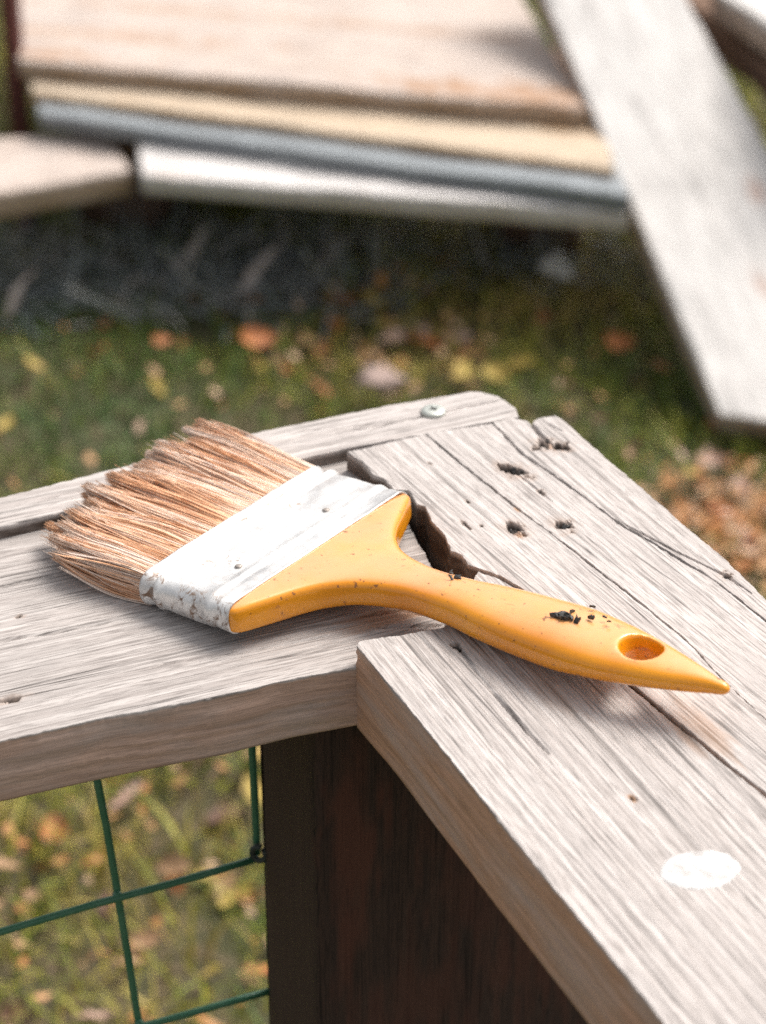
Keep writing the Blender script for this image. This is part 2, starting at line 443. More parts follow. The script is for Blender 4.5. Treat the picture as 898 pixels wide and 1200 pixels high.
grass = link('grass', mesh_np('grass', gco, quads=gqd, tris=gtr, attrs=dict(hue=ghue)), grm)
tag(grass, 'ragged green and yellowing grass covering the ground behind the rails', 'grass', kind='stuff')

# ================================================================== FENCE CORNER
fence = empty('wooden_fence', tuple(at(400, 790, 0.0)))
tag(fence, 'weathered grey wooden fence corner with dark post, carrying the paint brush', 'fence')
def P2(pts, z): return [tuple(at(x, y, z)[:2]) for x, y in pts]
ZR = H + 0.007
# left rail
zl = H
fr = frame_h(zl)
rail = board('rail_board', fr,
      P2([(-190, 908), (0, 868), (120, 842), (260, 815), (340, 796), (416, 782), (470, 771)], zl),
      P2([(-190, 657), (0, 616), (200, 573), (330, 546), (398, 532)], zl), 0.020, LDIR, M['rail'], fence, 330, 230,
      en=P2([(470, 771), (520, 735), (532, 715), (500, 652), (478, 614), (460, 592), (425, 560), (398, 532)], zl), jit=0.0005, ring_sp=0.0052, relief=0.00013, wav=0.00008, er=0.0004, seed=3, warp=0.007,
      pits=[(*at(8, 820, zl)[:2], 0.0042, 0.0014, 0.003), (*at(24, 722, zl)[:2], 0.0012, 0.0008, 0.001)],
      cracks=[(P2([(-40, 756), (60, 742), (170, 722), (215, 716)], zl), 0.0004, 0.0012), (P2([(-80, 701), (20, 684), (90, 668)], zl), 0.0003, 0.0009), (P2([(180, 780), (330, 756), (400, 742)], zl), 0.0003, 0.0008),
              (P2([(420, 722), (470, 716), (515, 722)], zl), 0.0005, 0.0012), (P2([(440, 735), (520, 733)], zl), 0.0005, 0.0012)],
      stains=[(*at(455, 722, zl)[:2], 0.016, 0.007, 0.55)], side_rel=0.0003, krows=26)
rail['label'] = 'grey weathered board under the bristles with a rough brown front edge'
# narrow back strip with the screw
zb = H + 0.0045
fr = frame_h(zb)
strip = board('back_strip', fr,
      P2([(-190, 660), (0, 617), (120, 590), (250, 561), (400, 527), (500, 508), (608, 489)], zb),
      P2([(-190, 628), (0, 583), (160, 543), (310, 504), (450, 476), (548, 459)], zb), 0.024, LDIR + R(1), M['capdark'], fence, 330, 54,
      en=P2([(608, 489), (604, 478), (585, 464), (565, 459.5), (548, 459)], zb), jit=0.0005, ring_sp=0.0045, relief=0.00008, wav=0.00008, er=0.0005, seed=9, warp=0.004,
      cracks=[(P2([(380, 510), (470, 494), (560, 474), (592, 468)], zb), 0.00045, 0.0016), (P2([(330, 507), (430, 498), (500, 487)], zb), 0.0003, 0.0009), (P2([(20, 592), (140, 566)], zb), 0.0003, 0.0007)], krows=16)
strip['label'] = 'narrow pale strip along the far edge, held by a round screw'
# right hand cap: front board and three split planks
zr = ZR
fr = frame_h(zr)
GR = R(-65.2); GA = R(-61.0)
gap = [(562, 668), (585, 676), (610, 690), (680, 748), (749, 811), (820, 869), (898, 933), (1010, 1026), (1130, 1126)]
front = board('front_board', fr,
      P2([(418, 757), (470, 818), (560, 930), (670, 1067), (780, 1200), (930, 1382)], zr),
      P2([(x - 1.5, y + 2) for x, y in gap], zr), 0.0275, GR, M['cap'], fence, 420, 210,
      st=P2([(418, 757), (421, 752), (440, 748), (480, 742), (520, 735), (545, 700), (560.5, 670)], zr), jit=0.0004, ring_sp=0.0031, relief=0.0002, wav=0.00012, er=0.00035, seed=15, warp=0.0035,
      pits=[(*at(536, 757, zr)[:2], 0.0019, 0.0016, 0.004), (*at(441, 790, zr)[:2], 0.0008, 0.0006, 0.001), (*at(741, 936, zr)[:2], 0.0016, 0.001, 0.0007)],
      cracks=[(P2([(515, 738), (536, 757), (560, 790), (620, 860), (660, 900)], zr), 0.0003, 0.0012), (P2([(480, 790), (530, 850), (600, 935), (640, 985)], zr), 0.00025, 0.0008), (P2([(640, 880), (760, 1000), (820, 1085)], zr), 0.00025, 0.0008),
              (P2([(700, 850), (830, 985), (900, 1070)], zr), 0.00028, 0.0009), (P2([(690, 1000), (790, 1130), (840, 1200)], zr), 0.00025, 0.0008)],
      stains=[(*at(795, 838, zr)[:2], 0.02, 0.006, 0.4), (*at(741, 936, zr)[:2], 0.0018, 0.0012, 0.9), (*at(640, 800, zr)[:2], 0.02, 0.006, 0.2)], side_rel=0.0003, krows=30)
front['label'] = 'thick grey board in front with ridged grain and a white paint spot'
cr1 = [(499, 508), (530, 535), (608, 597), (640, 621), (700, 667), (760, 714), (806, 752), (850, 799), (898, 844), (1010, 946), (1130, 1056)]
cr2 = [(577, 496), (594, 513), (611, 531), (643, 553), (677, 577), (705, 598), (730, 617), (770, 639), (810, 664), (837, 680), (898, 728), (1000, 815), (1130, 925)]
plA = board('plank', fr, P2([(407, 529), (424, 540), (437, 556), (450, 560), (462, 573), (480, 574), (489, 590), (499, 593), (507, 611), (522, 627), (529, 645), (541, 650), (549, 661), (562.5, 665.5)] + [(x + 1.6, y - 1.6) for x, y in gap[1:]], zr),
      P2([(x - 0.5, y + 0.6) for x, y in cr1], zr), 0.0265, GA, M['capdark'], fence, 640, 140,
      jit=0.0004, ring_sp=0.0046, relief=0.00008, wav=0.00008, er=0.00025, seed=23, warp=0.005,
      kn=[(*at(605, 621, zr)[:2], 0.004)],
      pits=[(*at(603, 619, zr)[:2], 0.0044, 0.0032, 0.0026), (*at(547, 616, zr)[:2], 0.0028, 0.0006, 0.0012), (*at(564, 616, zr)[:2], 0.0008, 0.0006, 0.001), (*at(548, 588, zr)[:2], 0.0012, 0.0005, 0.0008), (*at(504, 543, zr)[:2], 0.001, 0.0005, 0.0007)],
      cracks=[(P2([(452, 540), (520, 590), (560, 625)], zr), 0.00025, 0.0008), (P2([(640, 680), (760, 775), (850, 850)], zr), 0.00025, 0.0008), (P2([(700, 690), (830, 800), (898, 862)], zr), 0.00022, 0.0008), (P2([(520, 575), (600, 650)], zr), 0.0002, 0.0006), (P2([(790, 800), (930, 925)], zr), 0.00025, 0.0008)],
      stains=[(*at(609, 625, zr)[:2], 0.003, 0.0017, 0.8), (*at(608, 596, zr)[:2], 0.0018, 0.0012, 0.8), (*at(825, 858, zr)[:2], 0.016, 0.005, 0.35)], krows=14)
plA['label'] = 'split cap plank beside the brush neck with one knot hole'
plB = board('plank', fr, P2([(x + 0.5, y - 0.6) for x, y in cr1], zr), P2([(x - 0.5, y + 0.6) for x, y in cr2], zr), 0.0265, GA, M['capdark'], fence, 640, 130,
      jit=0.00045, ring_sp=0.0042, relief=0.00008, wav=0.00008, er=0.00022, seed=27, warp=0.005,
      kn=[(*at(600, 553, zr)[:2], 0.004), (*at(660, 615, zr)[:2], 0.0035)],
      pits=[(*at(603, 552, zr)[:2], 0.0054, 0.0036, 0.0026), (*at(589, 547, zr)[:2], 0.0022, 0.001, 0.002), (*at(661, 616, zr)[:2], 0.0038, 0.0032, 0.0026), (*at(634, 577, zr)[:2], 0.0018, 0.0010, 0.0014)],
      cracks=[(P2([(603, 553), (634, 577), (650, 590)], zr), 0.0003, 0.0011), (P2([(690, 625), (800, 710), (870, 770)], zr), 0.00022, 0.0007), (P2([(740, 640), (850, 720), (930, 790)], zr), 0.00022, 0.0007), (P2([(560, 520), (590, 548)], zr), 0.0002, 0.0006)],
      stains=[(*at(607, 559, zr)[:2], 0.003, 0.0014, 0.5)], krows=14)
plB['label'] = 'middle split cap plank with two dark knot holes'
plC = board('plank', fr, P2([(x + 0.6, y - 0.6) for x, y in cr2], zr),
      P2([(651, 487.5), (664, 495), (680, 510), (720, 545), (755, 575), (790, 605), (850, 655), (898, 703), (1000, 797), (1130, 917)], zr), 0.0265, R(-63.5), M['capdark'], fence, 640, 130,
      st=P2([(578.1, 494.8), (600, 490), (617, 493), (623, 499), (626, 493), (634, 489), (651, 487.5)], zr), jit=0.0005, ring_sp=0.004, relief=0.00008, wav=0.00008, er=0.00025, seed=33, warp=0.004,
      pits=[(*at(638, 521, zr)[:2], 0.0036, 0.0032, 0.0026), (*at(657, 524, zr)[:2], 0.0032, 0.0030, 0.0026), (*at(628, 525, zr)[:2], 0.0014, 0.0016, 0.002), (*at(851, 674, zr)[:2], 0.002, 0.0017, 0.003)],
      cracks=[(P2([(622, 495), (632, 508), (645, 520)], zr), 0.0006, 0.003), (P2([(724, 610), (790, 645), (851, 675), (880, 695)], zr), 0.0003, 0.0012), (P2([(640, 495), (660, 506)], zr), 0.0003, 0.0008), (P2([(690, 545), (760, 600), (800, 630)], zr), 0.0002, 0.0007)], krows=14)
plC['label'] = 'outer split cap plank with a broken far corner'
# white paint drop on the front board
pm, nt, b = new_mat('dried white paint')
tc = N(nt, 'ShaderNodeTexCoord')
c = mix(nt, ramp(nt, noise_tex(nt, tc.outputs['Object'], 230, 6, 0.7), ((0.45, 0.0), (0.62, 0.9))), (0.66, 0.65, 0.64), (0.40, 0.375, 0.36))
nt.links.new(c, b.inputs['Base Color']); b.inputs['Roughness'].default_value = 0.5
cen = at(820, 1020, zr); ar = at(868, 1018, zr) - cen; br_ = at(822, 997, zr) - cen
th = np.linspace(0, 2 * math.pi, 72, endpoint=False)
rings_ = []
for f, zz in ((0.05, 0.00036), (0.35, 0.00038), (0.65, 0.00036), (0.88, 0.00032), (0.97, 0.00025), (1.0, -0.0002)):
    rr = f * (1 + 0.045 * fbm(np.cos(th) * 2 + 9, np.sin(th) * 2, 71, 4) * (f > 0.5))
    rings_.append(cen[None] + (np.cos(th) * rr)[:, None] * ar + (np.sin(th) * rr)[:, None] * br_ + np.array([0, 0, 1]) * (zz + 0.00012 * noise(th * 8, th * 0 + f * 9, 3))[:, None])
pc = np.concatenate(rings_); ii = np.arange(len(pc)).reshape(6, -1); jj = np.roll(ii, -1, 1)
pq = np.stack([ii[:-1], ii[1:], jj[1:], jj[:-1]], -1).reshape(-1, 4)
spot = link('paint_spot', mesh_np('paint_spot', pc, quads=pq, ngons=[ii[0]]), pm)
spot.parent = front; spot.matrix_parent_inverse = (Matrix.Translation(fence.location)).inverted() @ Matrix.Translation(fence.location)
spot['label'] = 'oval drop of dried white paint'

# dark post under the corner
Lv = np.array([math.cos(LDIR), math.sin(LDIR), 0]); Nv = np.array([math.sin(LDIR), -math.cos(LDIR), 0])
p0 = at(303, 873, H - 0.020) - Nv * 0.007
pl0 = atP(304, 900, p0 - Nv * 0.050, Nv) + Nv * 0.050      # its left face recedes to the mesh
fr = (np.array([pl0[0], pl0[1], H - 0.0205]), Lv, np.array([0, 0, 1.]), Nv)
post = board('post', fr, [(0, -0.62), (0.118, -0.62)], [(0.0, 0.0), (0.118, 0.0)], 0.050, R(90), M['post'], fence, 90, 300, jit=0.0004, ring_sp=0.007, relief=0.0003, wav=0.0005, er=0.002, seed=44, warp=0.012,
      stains=[(0.055, -0.06, 0.06, 0.025, 0.3), (0.03, -0.12, 0.03, 0.03, 0.3), (0.08, -0.1, 0.04, 0.03, 0.35), (0.012, -0.05, 0.05, 0.01, 0.5)], krows=10)
post['label'] = 'dark brown square post under the board corner'

# screw on the back strip
sm, nt, b = new_mat('zinc screw'); b.inputs['Base Color'].default_value = (0.5, 0.52, 0.48, 1); b.inputs['Metallic'].default_value = 0.55; b.inputs['Roughness'].default_value = 0.42
def lathe(cx, prof, seg=40):
    prof = np.asarray(prof); th_ = np.linspace(0, 2 * math.pi, seg, endpoint=False)
    co = np.stack([np.outer(prof[:, 0], np.cos(th_)), np.outer(prof[:, 0], np.sin(th_)), np.repeat(prof[:, 1][:, None], seg, 1)], -1).reshape(-1, 3) + np.asarray(cx)
    i = np.arange(len(co)).reshape(len(prof), seg); j = np.roll(i, -1, 1)
    return co, np.stack([i[:-1], j[:-1], j[1:], i[1:]], -1).reshape(-1, 4), i
sc_c = at(508, 484, zb) + np.array([0, 0, 0.0004])
co, q, i = lathe(sc_c, [(0.0030, -0.004), (0.0040, -0.0002), (0.0041, 0.0005), (0.0038, 0.0009), (0.0028, 0.0012), (0.0012, 0.00125)])
screw = link('screw', mesh_np('screw', co, quads=q, ngons=[i[0][::-1], i[-1]]), sm, fence)
bm_s, nt, b = new_mat('dark screw recess'); b.inputs['Base Color'].default_value = (0.05, 0.05, 0.045, 1); b.inputs['Roughness'].default_value = 0.7
bm = bmesh.new()
for a_ in (0.5, 0.5 + math.pi / 2):
    mt = Matrix.Translation(Vector(sc_c) + Vector((0, 0, 0.0012))) @ Matrix.Rotation(a_, 4, 'Z') @ Matrix.Diagonal((0.0030, 0.0007, 0.0003, 1))
    bmesh.ops.create_cube(bm, size=1.0, matrix=mt)
me = bpy.data.meshes.new('slot'); bm.to_mesh(me); bm.free()
slot = link('slot', me, bm_s); slot.parent = screw

# green wire mesh under the left rail
wm, nt, b = new_mat('green plastic coated wire'); b.inputs['Roughness'].default_value = 0.38
tc = N(nt, 'ShaderNodeTexCoord')
c = mix(nt, ramp(nt, noise_tex(nt, tc.outputs['Object'], 180, 4), ((0.45, 0.0), (0.7, 1.0))), (0.045, 0.165, 0.09), (0.075, 0.20, 0.12))
nt.links.new(c, b.inputs['Base Color'])
wp0 = p0 - Nv * 0.0515
mesh_e = empty('wire_mesh', tuple(wp0))
mesh_e.parent = fence; mesh_e.matrix_parent_inverse = Matrix.Translation(fence.location).inverted()
mesh_e['label'] = 'green coated wire mesh with square openings under the left rail'
def wire(a, b_, r=0.00125, ext=0.0, name='wire', seed=0, off=0.0):
    """a, b_: photo pixels the wire passes through, in the mesh plane; ext: metres added past b_."""
    A, B = atP(*a, wp0, Nv) + Nv * off, atP(*b_, wp0, Nv) + Nv * off
    d = (B - A) / np.linalg.norm(B - A); B = B + d * ext
    L = np.linalg.norm(B - A); t = np.linspace(0, 1, max(8, int(L / 0.012)))
    p = A + t[:, None] * (B - A) + (0.0005 * noise(t * L * 28, t * 0 + seed, 61))[:, None] * np.cross(d, Nv) + (0.0006 * noise(t * L * 25, t * 0 + seed, 62))[:, None] * Nv
    co, q, caps = tube(p, r, 10)
    o = link(name, mesh_np(name, co, quads=q, ngons=caps), wm)
    o.parent = mesh_e; o.matrix_parent_inverse = Matrix.Translation(wp0).inverted()
    return o
wire((110, 890), (163, 1200), ext=0.35, seed=1)
wire((297, 860), (302, 1000), seed=2)
wire((-90, 930), (-20, 1230), ext=0.32, seed=3)
wire((-300, 960), (-215, 1270), ext=0.30, seed=4)
for k, (a, b_) in enumerate((((-420, 1204), (301, 1002)), ((-420, 1364), (318, 1154)), ((-420, 1527), (322, 1306)), ((-420, 1690), (326, 1460)), ((-420, 1855), (330, 1615)))):
    wire(a, b_, seed=10 + k, off=0.0021)
wdef = [((110, 890), (163, 1200)), ((-90, 930), (-20, 1230))]
hdef = [((-420, 1204), (301, 1002)), ((-420, 1364), (318, 1154))]
for va, vb in wdef:
    for ha, hb in hdef:
        A_, B_, Cc, Dd = (np.array(q_, float) for q_ in (va, vb, ha, hb))
        tt_ = np.linalg.solve(np.stack([B_ - A_, -(Dd - Cc)], 1), Cc - A_); X_ = A_ + tt_[0] * (B_ - A_)
        wc_ = atP(X_[0], X_[1], wp0, Nv) + Nv * 0.0011
        wco, wq_, wi_ = lathe((0, 0, 0), [(0.0004, -0.0019), (0.0014, -0.0012), (0.0018, 0), (0.0014, 0.0012), (0.0004, 0.0019)], 12)
        wco = wco * (1 + 0.12 * noise(wco[:, :1] * 900, wco[:, 2:] * 900, 5)) + wc_
        o = link('weld', mesh_np('weld', wco, quads=wq_, ngons=[wi_[0][::-1], wi_[-1]]), wm); o.parent = mesh_e; o.matrix_parent_inverse = Matrix.Translation(wp0).inverted()
lc = atP(300, 994, wp0, Nv) + Nv * 0.003
th = np.linspace(0, 2 * math.pi * 0.93, 30)
lp = lc + 0.0027 * (np.cos(th + 1.2)[:, None] * (Lv * 0.7 + Nv * 0.5) + np.sin(th + 1.2)[:, None] * np.array([0, 0, 1]))
lp = np.concatenate([lp, [lp[-1] + np.array([0.001, 0, -0.004]), lp[-1] + np.array([0.0015, 0, -0.010])]])
co, q, caps = tube(lp, 0.0010, 8)
bkm, nt, b = new_mat('blackened tie wire'); b.inputs['Base Color'].default_value = (0.03, 0.04, 0.035, 1); b.inputs['Roughness'].default_value = 0.5
o = link('tie_loop', mesh_np('tie_loop', co, quads=q, ngons=caps), bkm); o.parent = mesh_e; o.matrix_parent_inverse = Matrix.Translation(wp0).inverted()

# ================================================================== PAINT BRUSH
zt, hz = H + 0.0140, 0.0053
J0, J1 = at(265, 712, zt), at(478, 572, zt)
Wd = (J1 - J0) / np.linalg.norm(J1 - J0)
exh = np.array([Wd[1], -Wd[0], 0]); aa = math.atan2(0.0115, 0.133)
bx = exh * math.cos(aa) + np.array([0, 0, math.sin(aa)]); bn = np.cross(bx, Wd)
bO = (J0 + J1) / 2 - bn * hz
brush = empty('paint_brush')
brush.matrix_world = Matrix(((bx[0], Wd[0], bn[0], bO[0]), (bx[1], Wd[1], bn[1], bO[1]), (bx[2], Wd[2], bn[2], bO[2]), (0, 0, 0, 1)))
tag(brush, 'wide paint brush with orange handle, metal ferrule and stiff tan bristles lying on the boards', 'paint brush')
def bpart(name, me, mat, parent=None):
    o = bpy.data.objects.new(name, me); C.objects.link(o); o.parent = parent or brush
    if mat: me.materials.append(mat)
    return o
# handle
hx = np.array([-7, -2, 0, 1.5, 4, 7, 10, 14, 20, 27, 36, 48, 60, 73, 86, 98, 110, 119, 126, 131, 134, 135.6]) / 1000
hw = np.array([40.5, 41.3, 41.4, 40.6, 36, 29.5, 23.2, 17.2, 12.2, 9.4, 7.9, 8.4, 10.4, 12.0, 12.7, 11.8, 9.3, 6.7, 4.2, 2.4, 1.75, 0.9]) / 1000
hc = np.interp(hx, np.array([0, 20, 40, 70, 100, 136]) / 1000, np.array([0.4, 0.9, 1.5, 1.0, 0.6, 0.0]) / 1000)
hh = np.interp(hx, np.array([-7, 0, 8, 20, 36, 60, 86, 110, 126, 134, 135.6]) / 1000, np.array([4.6, 5.1, 5.1, 4.9, 4.9, 5.9, 6.4, 4.7, 3.1, 1.8, 0.9]) / 1000)
he = np.interp(hx, np.array([-7, 5, 20, 40, 90, 135]) / 1000, [7, 6, 4.0, 2.7, 2.35, 2.1])
ns = 150
def smooth_interp(xq, x, y):
    # monotone cubic
    d = np.diff(y) / np.diff(x); m_ = np.zeros(len(x)); m_[1:-1] = np.where(d[:-1] * d[1:] > 0, 2 * d[:-1] * d[1:] / (d[:-1] + d[1:] + 1e-15), 0); m_[0], m_[-1] = d[0], d[-1]
    k = np.clip(np.searchsorted(x, xq) - 1, 0, len(x) - 2); hh_ = x[k + 1] - x[k]; t_ = (xq - x[k]) / hh_
    return (2 * t_**3 - 3 * t_**2 + 1) * y[k] + (t_**3 - 2 * t_**2 + t_) * hh_ * m_[k] + (-2 * t_**3 + 3 * t_**2) * y[k + 1] + (t_**3 - t_**2) * hh_ * m_[k + 1]
xq = np.linspace(hx[0], hx[-1], ns)
wq, cq, tq, eq = (smooth_interp(xq, hx, a) for a in (hw, hc, hh, he))
sg = 64; th = np.linspace(0, 2 * math.pi, sg, endpoint=False) + 0.01
ct, st_ = np.cos(th), np.sin(th)
ycs = np.sign(ct) * np.abs(ct)[None] ** (2 / eq[:, None]); zcs = np.sign(st_) * np.abs(st_)[None] ** (2 / eq[:, None])
hco = np.stack([np.repeat(xq[:, None], sg, 1), cq[:, None] + wq[:, None] * ycs, tq[:, None] * zcs], -1).reshape(-1, 3)
i = np.arange(len(hco)).reshape(ns, sg); j = np.roll(i, -1, 1)
hme = mesh_np('handle', hco, quads=np.stack([i[:-1], j[:-1], j[1:], i[1:]], -1).reshape(-1, 4), ngons=[i[0][::-1], i[-1]])
ho = bpy.data.objects.new('handle_raw', hme); C.objects.link(ho)
cco, cq_, ci = lathe((0.1085, 0.0008, 0), [(0.0078, -0.012), (0.0064, -0.0065), (0.0060, -0.0045), (0.0053, 0), (0.0058, 0.0040), (0.0066, 0.0060), (0.0078, 0.012)], 48)
cut = bpy.data.objects.new('cutter', mesh_np('cutter', cco, quads=cq_, ngons=[ci[0][::-1], ci[-1]])); C.objects.link(cut)
md = ho.modifiers.new('b', 'BOOLEAN'); md.object = cut; md.operation = 'DIFFERENCE'; md.solver = 'EXACT'
md = ho.modifiers.new('r', 'REMESH'); md.mode = 'VOXEL'; md.voxel_size = 0.00055; md.use_smooth_shade = True
md = ho.modifiers.new('s', 'SMOOTH'); md.factor = 0.5; md.iterations = 9
dg = bpy.context.evaluated_depsgraph_get()
hfin = bpy.data.meshes.new_from_object(ho.evaluated_get(dg)); hfin.name = 'handle'
for o_ in (ho, cut): bpy.data.objects.remove(o_)
hfin.materials.clear()
hm, nt, b = new_mat('orange lacquered handle')
tc = N(nt, 'ShaderNodeTexCoord'); ob = tc.outputs['Object']
base = mix(nt, ramp(nt, noise_tex(nt, ob, 40, 4), ((0.4, 0.0), (0.7, 1.0))), (0.84, 0.325, 0.003), (0.76, 0.26, 0.003))
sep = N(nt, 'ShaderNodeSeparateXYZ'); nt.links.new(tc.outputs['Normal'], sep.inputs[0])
up_mask = ramp(nt, sep.outputs[2], ((0.80, 0.0), (1.0, 1.0)))            # paler peach tone where the surface faces up
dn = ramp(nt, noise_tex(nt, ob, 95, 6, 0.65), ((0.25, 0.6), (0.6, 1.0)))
dfac = math_(nt, 'MULTIPLY', math_(nt, 'MULTIPLY', up_mask, dn), 0.4)
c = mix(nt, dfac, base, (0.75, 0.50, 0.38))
spk = ramp(nt, noise_tex(nt, ob, 420, 3, 0.6), ((0.645, 0.0), (0.70, 0.85)))
c = mix(nt, spk, c, (0.20, 0.07, 0.02))
scf = ramp(nt, noise_tex(nt, ob, 120, 5, 0.7, (1, 2.2, 2)), ((0.625, 0.0), (0.70, 0.7)))
c = mix(nt, scf, c, (0.42, 0.15, 0.04))
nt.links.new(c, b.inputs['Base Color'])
b.inputs['Roughness'].default_value = 0.38
b.inputs['Coat Weight'].default_value = 0.9; b.inputs['Specular IOR Level'].default_value = 0.35; b.inputs['Coat Roughness'].default_value = 0.12
bp = N(nt, 'ShaderNodeBump'); bp.inputs['Strength'].default_value = 0.15; bp.inputs['Distance'].default_value = 0.0005
nt.links.new(noise_tex(nt, ob, 260, 4), bp.inputs['Height']); nt.links.new(bp.outputs[0], b.inputs['Normal'])
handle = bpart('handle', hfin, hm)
handle['label'] = 'orange handle with a paler upper side and a hanging hole'
# ferrule
fm, nt, b = new_mat('tin ferrule smeared with white paint')
tc = N(nt, 'ShaderNodeTexCoord'); ob = tc.outputs['Object']
rust = ramp(nt, noise_tex(nt, ob, 230, 6, 0.7, (1, 1, 1), 1.0), ((0.50, 0.0), (0.60, 1.0)))
at_r = attr(nt, 'wear').outputs['Fac']
rfac = math_(nt, 'MULTIPLY', rust, at_r, True)
c = mix(nt, ramp(nt, noise_tex(nt, ob, 60, 5, 0.6, (1, 0.35, 1)), ((0.46, 0.0), (0.62, 1.0))), (0.74, 0.735, 0.725), (0.48, 0.47, 0.465))
c = mix(nt, rfac, c, (0.20, 0.12, 0.075))
nt.links.new(c, b.inputs['Base Color'])
mt_ = math_(nt, 'MULTIPLY', ramp(nt, noise_tex(nt, ob, 90, 5), ((0.35, 0.75), (0.65, 0.1))), math_(nt, 'SUBTRACT', 1.0, rfac))
nt.links.new(mt_, b.inputs['Metallic'])
b.inputs['Roughness'].default_value = 0.42
bp = N(nt, 'ShaderNodeBump'); bp.inputs['Strength'].default_value = 0.35; bp.inputs['Distance'].default_value = 0.0008
nt.links.new(noise_tex(nt, ob, 170, 5, 0.6), bp.inputs['Height']); nt.links.new(bp.outputs[0], b.inputs['Normal'])
fx = np.linspace(-0.0345, -0.0002, 70)
prof = 0.0012 * np.exp(-((fx + 0.0330) / 0.0010) ** 2) - 0.0008 * np.exp(-((fx + 0.0300) / 0.0009) ** 2) + 0.0013 * np.exp(-((fx + 0.0272) / 0.0011) ** 2) \
     + 0.00045 * np.exp(-((fx + 0.0085) / 0.0012) ** 2) - 0.0002 * np.exp(-((fx + 0.006) / 0.001) ** 2) + 0.0002 * np.exp(-((fx + 0.0006) / 0.0006) ** 2)
sg = 260; th = np.linspace(0, 2 * math.pi, sg, endpoint=False)
hwf, htf = 0.0418, 0.0053
# rounded rectangle outline with evenly spaced points
rc = 0.0044
def rrect(hw_, ht_, rc_, n_):
    pts = []
    for cx_, cy_, a0 in ((hw_ - rc_, ht_ - rc_, 0), (-(hw_ - rc_), ht_ - rc_, 90), (-(hw_ - rc_), -(ht_ - rc_), 180), (hw_ - rc_, -(ht_ - rc_), 270)):
        for a_ in np.linspace(a0, a0 + 90, 12): pts.append((cx_ + rc_ * math.cos(R(a_)), cy_ + rc_ * math.sin(R(a_))))
    pts.append(pts[0]); return resample(pts, n_ + 1)[:-1]
rr0 = rrect(hwf, htf, rc, sg)
nrm = np.stack([np.roll(rr0[:, 1], -1) - np.roll(rr0[:, 1], 1), -(np.roll(rr0[:, 0], -1) - np.roll(rr0[:, 0], 1))], 1); nrm /= np.linalg.norm(nrm, axis=1)[:, None]
rows_o = []; wear = []
for kx, (x_, p_) in enumerate(zip(fx, prof)):
    f = (x_ - fx[0]) / (fx[-1] - fx[0])
    sc_ = np.array([0.985 + 0.015 * f, 0.98 + 0.02 * f])
    dent = 0.00009 * fbm(rr0[:, 0] * 170 + 7, rr0[:, 1] * 170 + x_ * 170, 81, 4) + 0.0003 * fbm(rr0[:, 0] * 45, x_ * 60 + rr0[:, 1] * 40, 82, 2)
    edge_y = np.clip((np.abs(rr0[:, 0]) - 0.036) / 0.005, 0, 1)
    dent = dent * (1 + 0.5 * edge_y)
    pp = rr0 * sc_ + nrm * (p_ * np.where(rr0[:, 1] > 0, 1, 0.45) + dent)[:, None]
    xw = x_ + (0.0004 * noise(rr0[:, 0] * 300, rr0[:, 1] * 300, 83) if kx in (0,) else 0)
    rows_o.append(np.stack([np.full(sg, 0) + xw, pp[:, 0], pp[:, 1]], 1))
    wv_ = 0.16 + 1.0 * edge_y * (rr0[:, 0] < 0) + 0.6 * np.exp(-((x_ + 0.0302) / 0.0012) ** 2) * (0.5 + 0.5 * (rr0[:, 0] < 0.01)) + 0.8 * (rr0[:, 1] < 0)
    wear.append(np.clip(wv_, 0, 1))
rows_i = [np.stack([r_[:, 0], r_[:, 1] * 0.985, r_[:, 2] * 0.92], 1) for r_ in (rows_o[-1], rows_o[0])]
fco = np.concatenate(rows_o + rows_i); nr = len(rows_o) + 2
wear = np.concatenate(wear + [wear[-1] * 0 + 0.8, wear[0] * 0 + 0.8])
i = np.arange(len(fco)).reshape(nr, sg); j = np.roll(i, -1, 1)
i2 = np.concatenate([i, i[:1]]); j2 = np.roll(i2, -1, 1)
fq = np.stack([i2[:-1], j2[:-1], j2[1:], i2[1:]], -1).reshape(-1, 4)
ferr = bpart('ferrule', mesh_np('ferrule', fco, quads=fq, attrs=dict(wear=wear)), fm)
ferr['label'] = 'white smeared metal ferrule with rusty near end'
nm, nt, b = new_mat('dull nail head'); b.inputs['Base Color'].default_value = (0.35, 0.31, 0.28, 1); b.inputs['Metallic'].default_value = 0.5; b.inputs['Roughness'].default_value = 0.55
for (ny, nx_) in ((-0.022, -0.0125), (0.018, -0.0125)):
    co, q, i = lathe((nx_, ny, htf * 1.0), [(0.0011, -0.001), (0.0011, 0.0002), (0.0008, 0.00045), (0.0003, 0.0005)], 18)
    bpart('nail', mesh_np('nail', co, quads=q, ngons=[i[-1]]), nm, ferr)
# bristles: thousands of stiff hairs gathered in clumps round a dense core
bm_, nt, b = new_mat('stiff tan bristles')
hv = attr(nt, 'tone').outputs['Fac']; al = attr(nt, 'along').outputs['Fac']
c = ramp(nt, hv, ((0.0, (0.16, 0.07, 0.035)), (0.25, (0.48, 0.23, 0.11)), (0.55, (0.76, 0.43, 0.25)), (0.8, (0.84, 0.60, 0.45)), (1.0, (0.88, 0.73, 0.63))))
nt.links.new(c, b.inputs['Base Color']); b.inputs['Roughness'].default_value = 0.55
b.inputs['Specular IOR Level'].default_value = 0.35
NH = 15000; SEG = 8
y0 = rng.uniform(-0.0395, 0.0402, NH); z0 = rng.uniform(-1, 1, NH)
z0 = np.where(rng.uniform(0, 1, NH) < 0.5, np.sign(z0) * (1 - 0.25 * np.abs(z0)), z0)
ncl = 36
cy = np.sort(np.linspace(-0.041, 0.042, ncl) + rng.normal(0, 0.0007, ncl))
cz = rng.uniform(-0.7, 0.7, ncl)
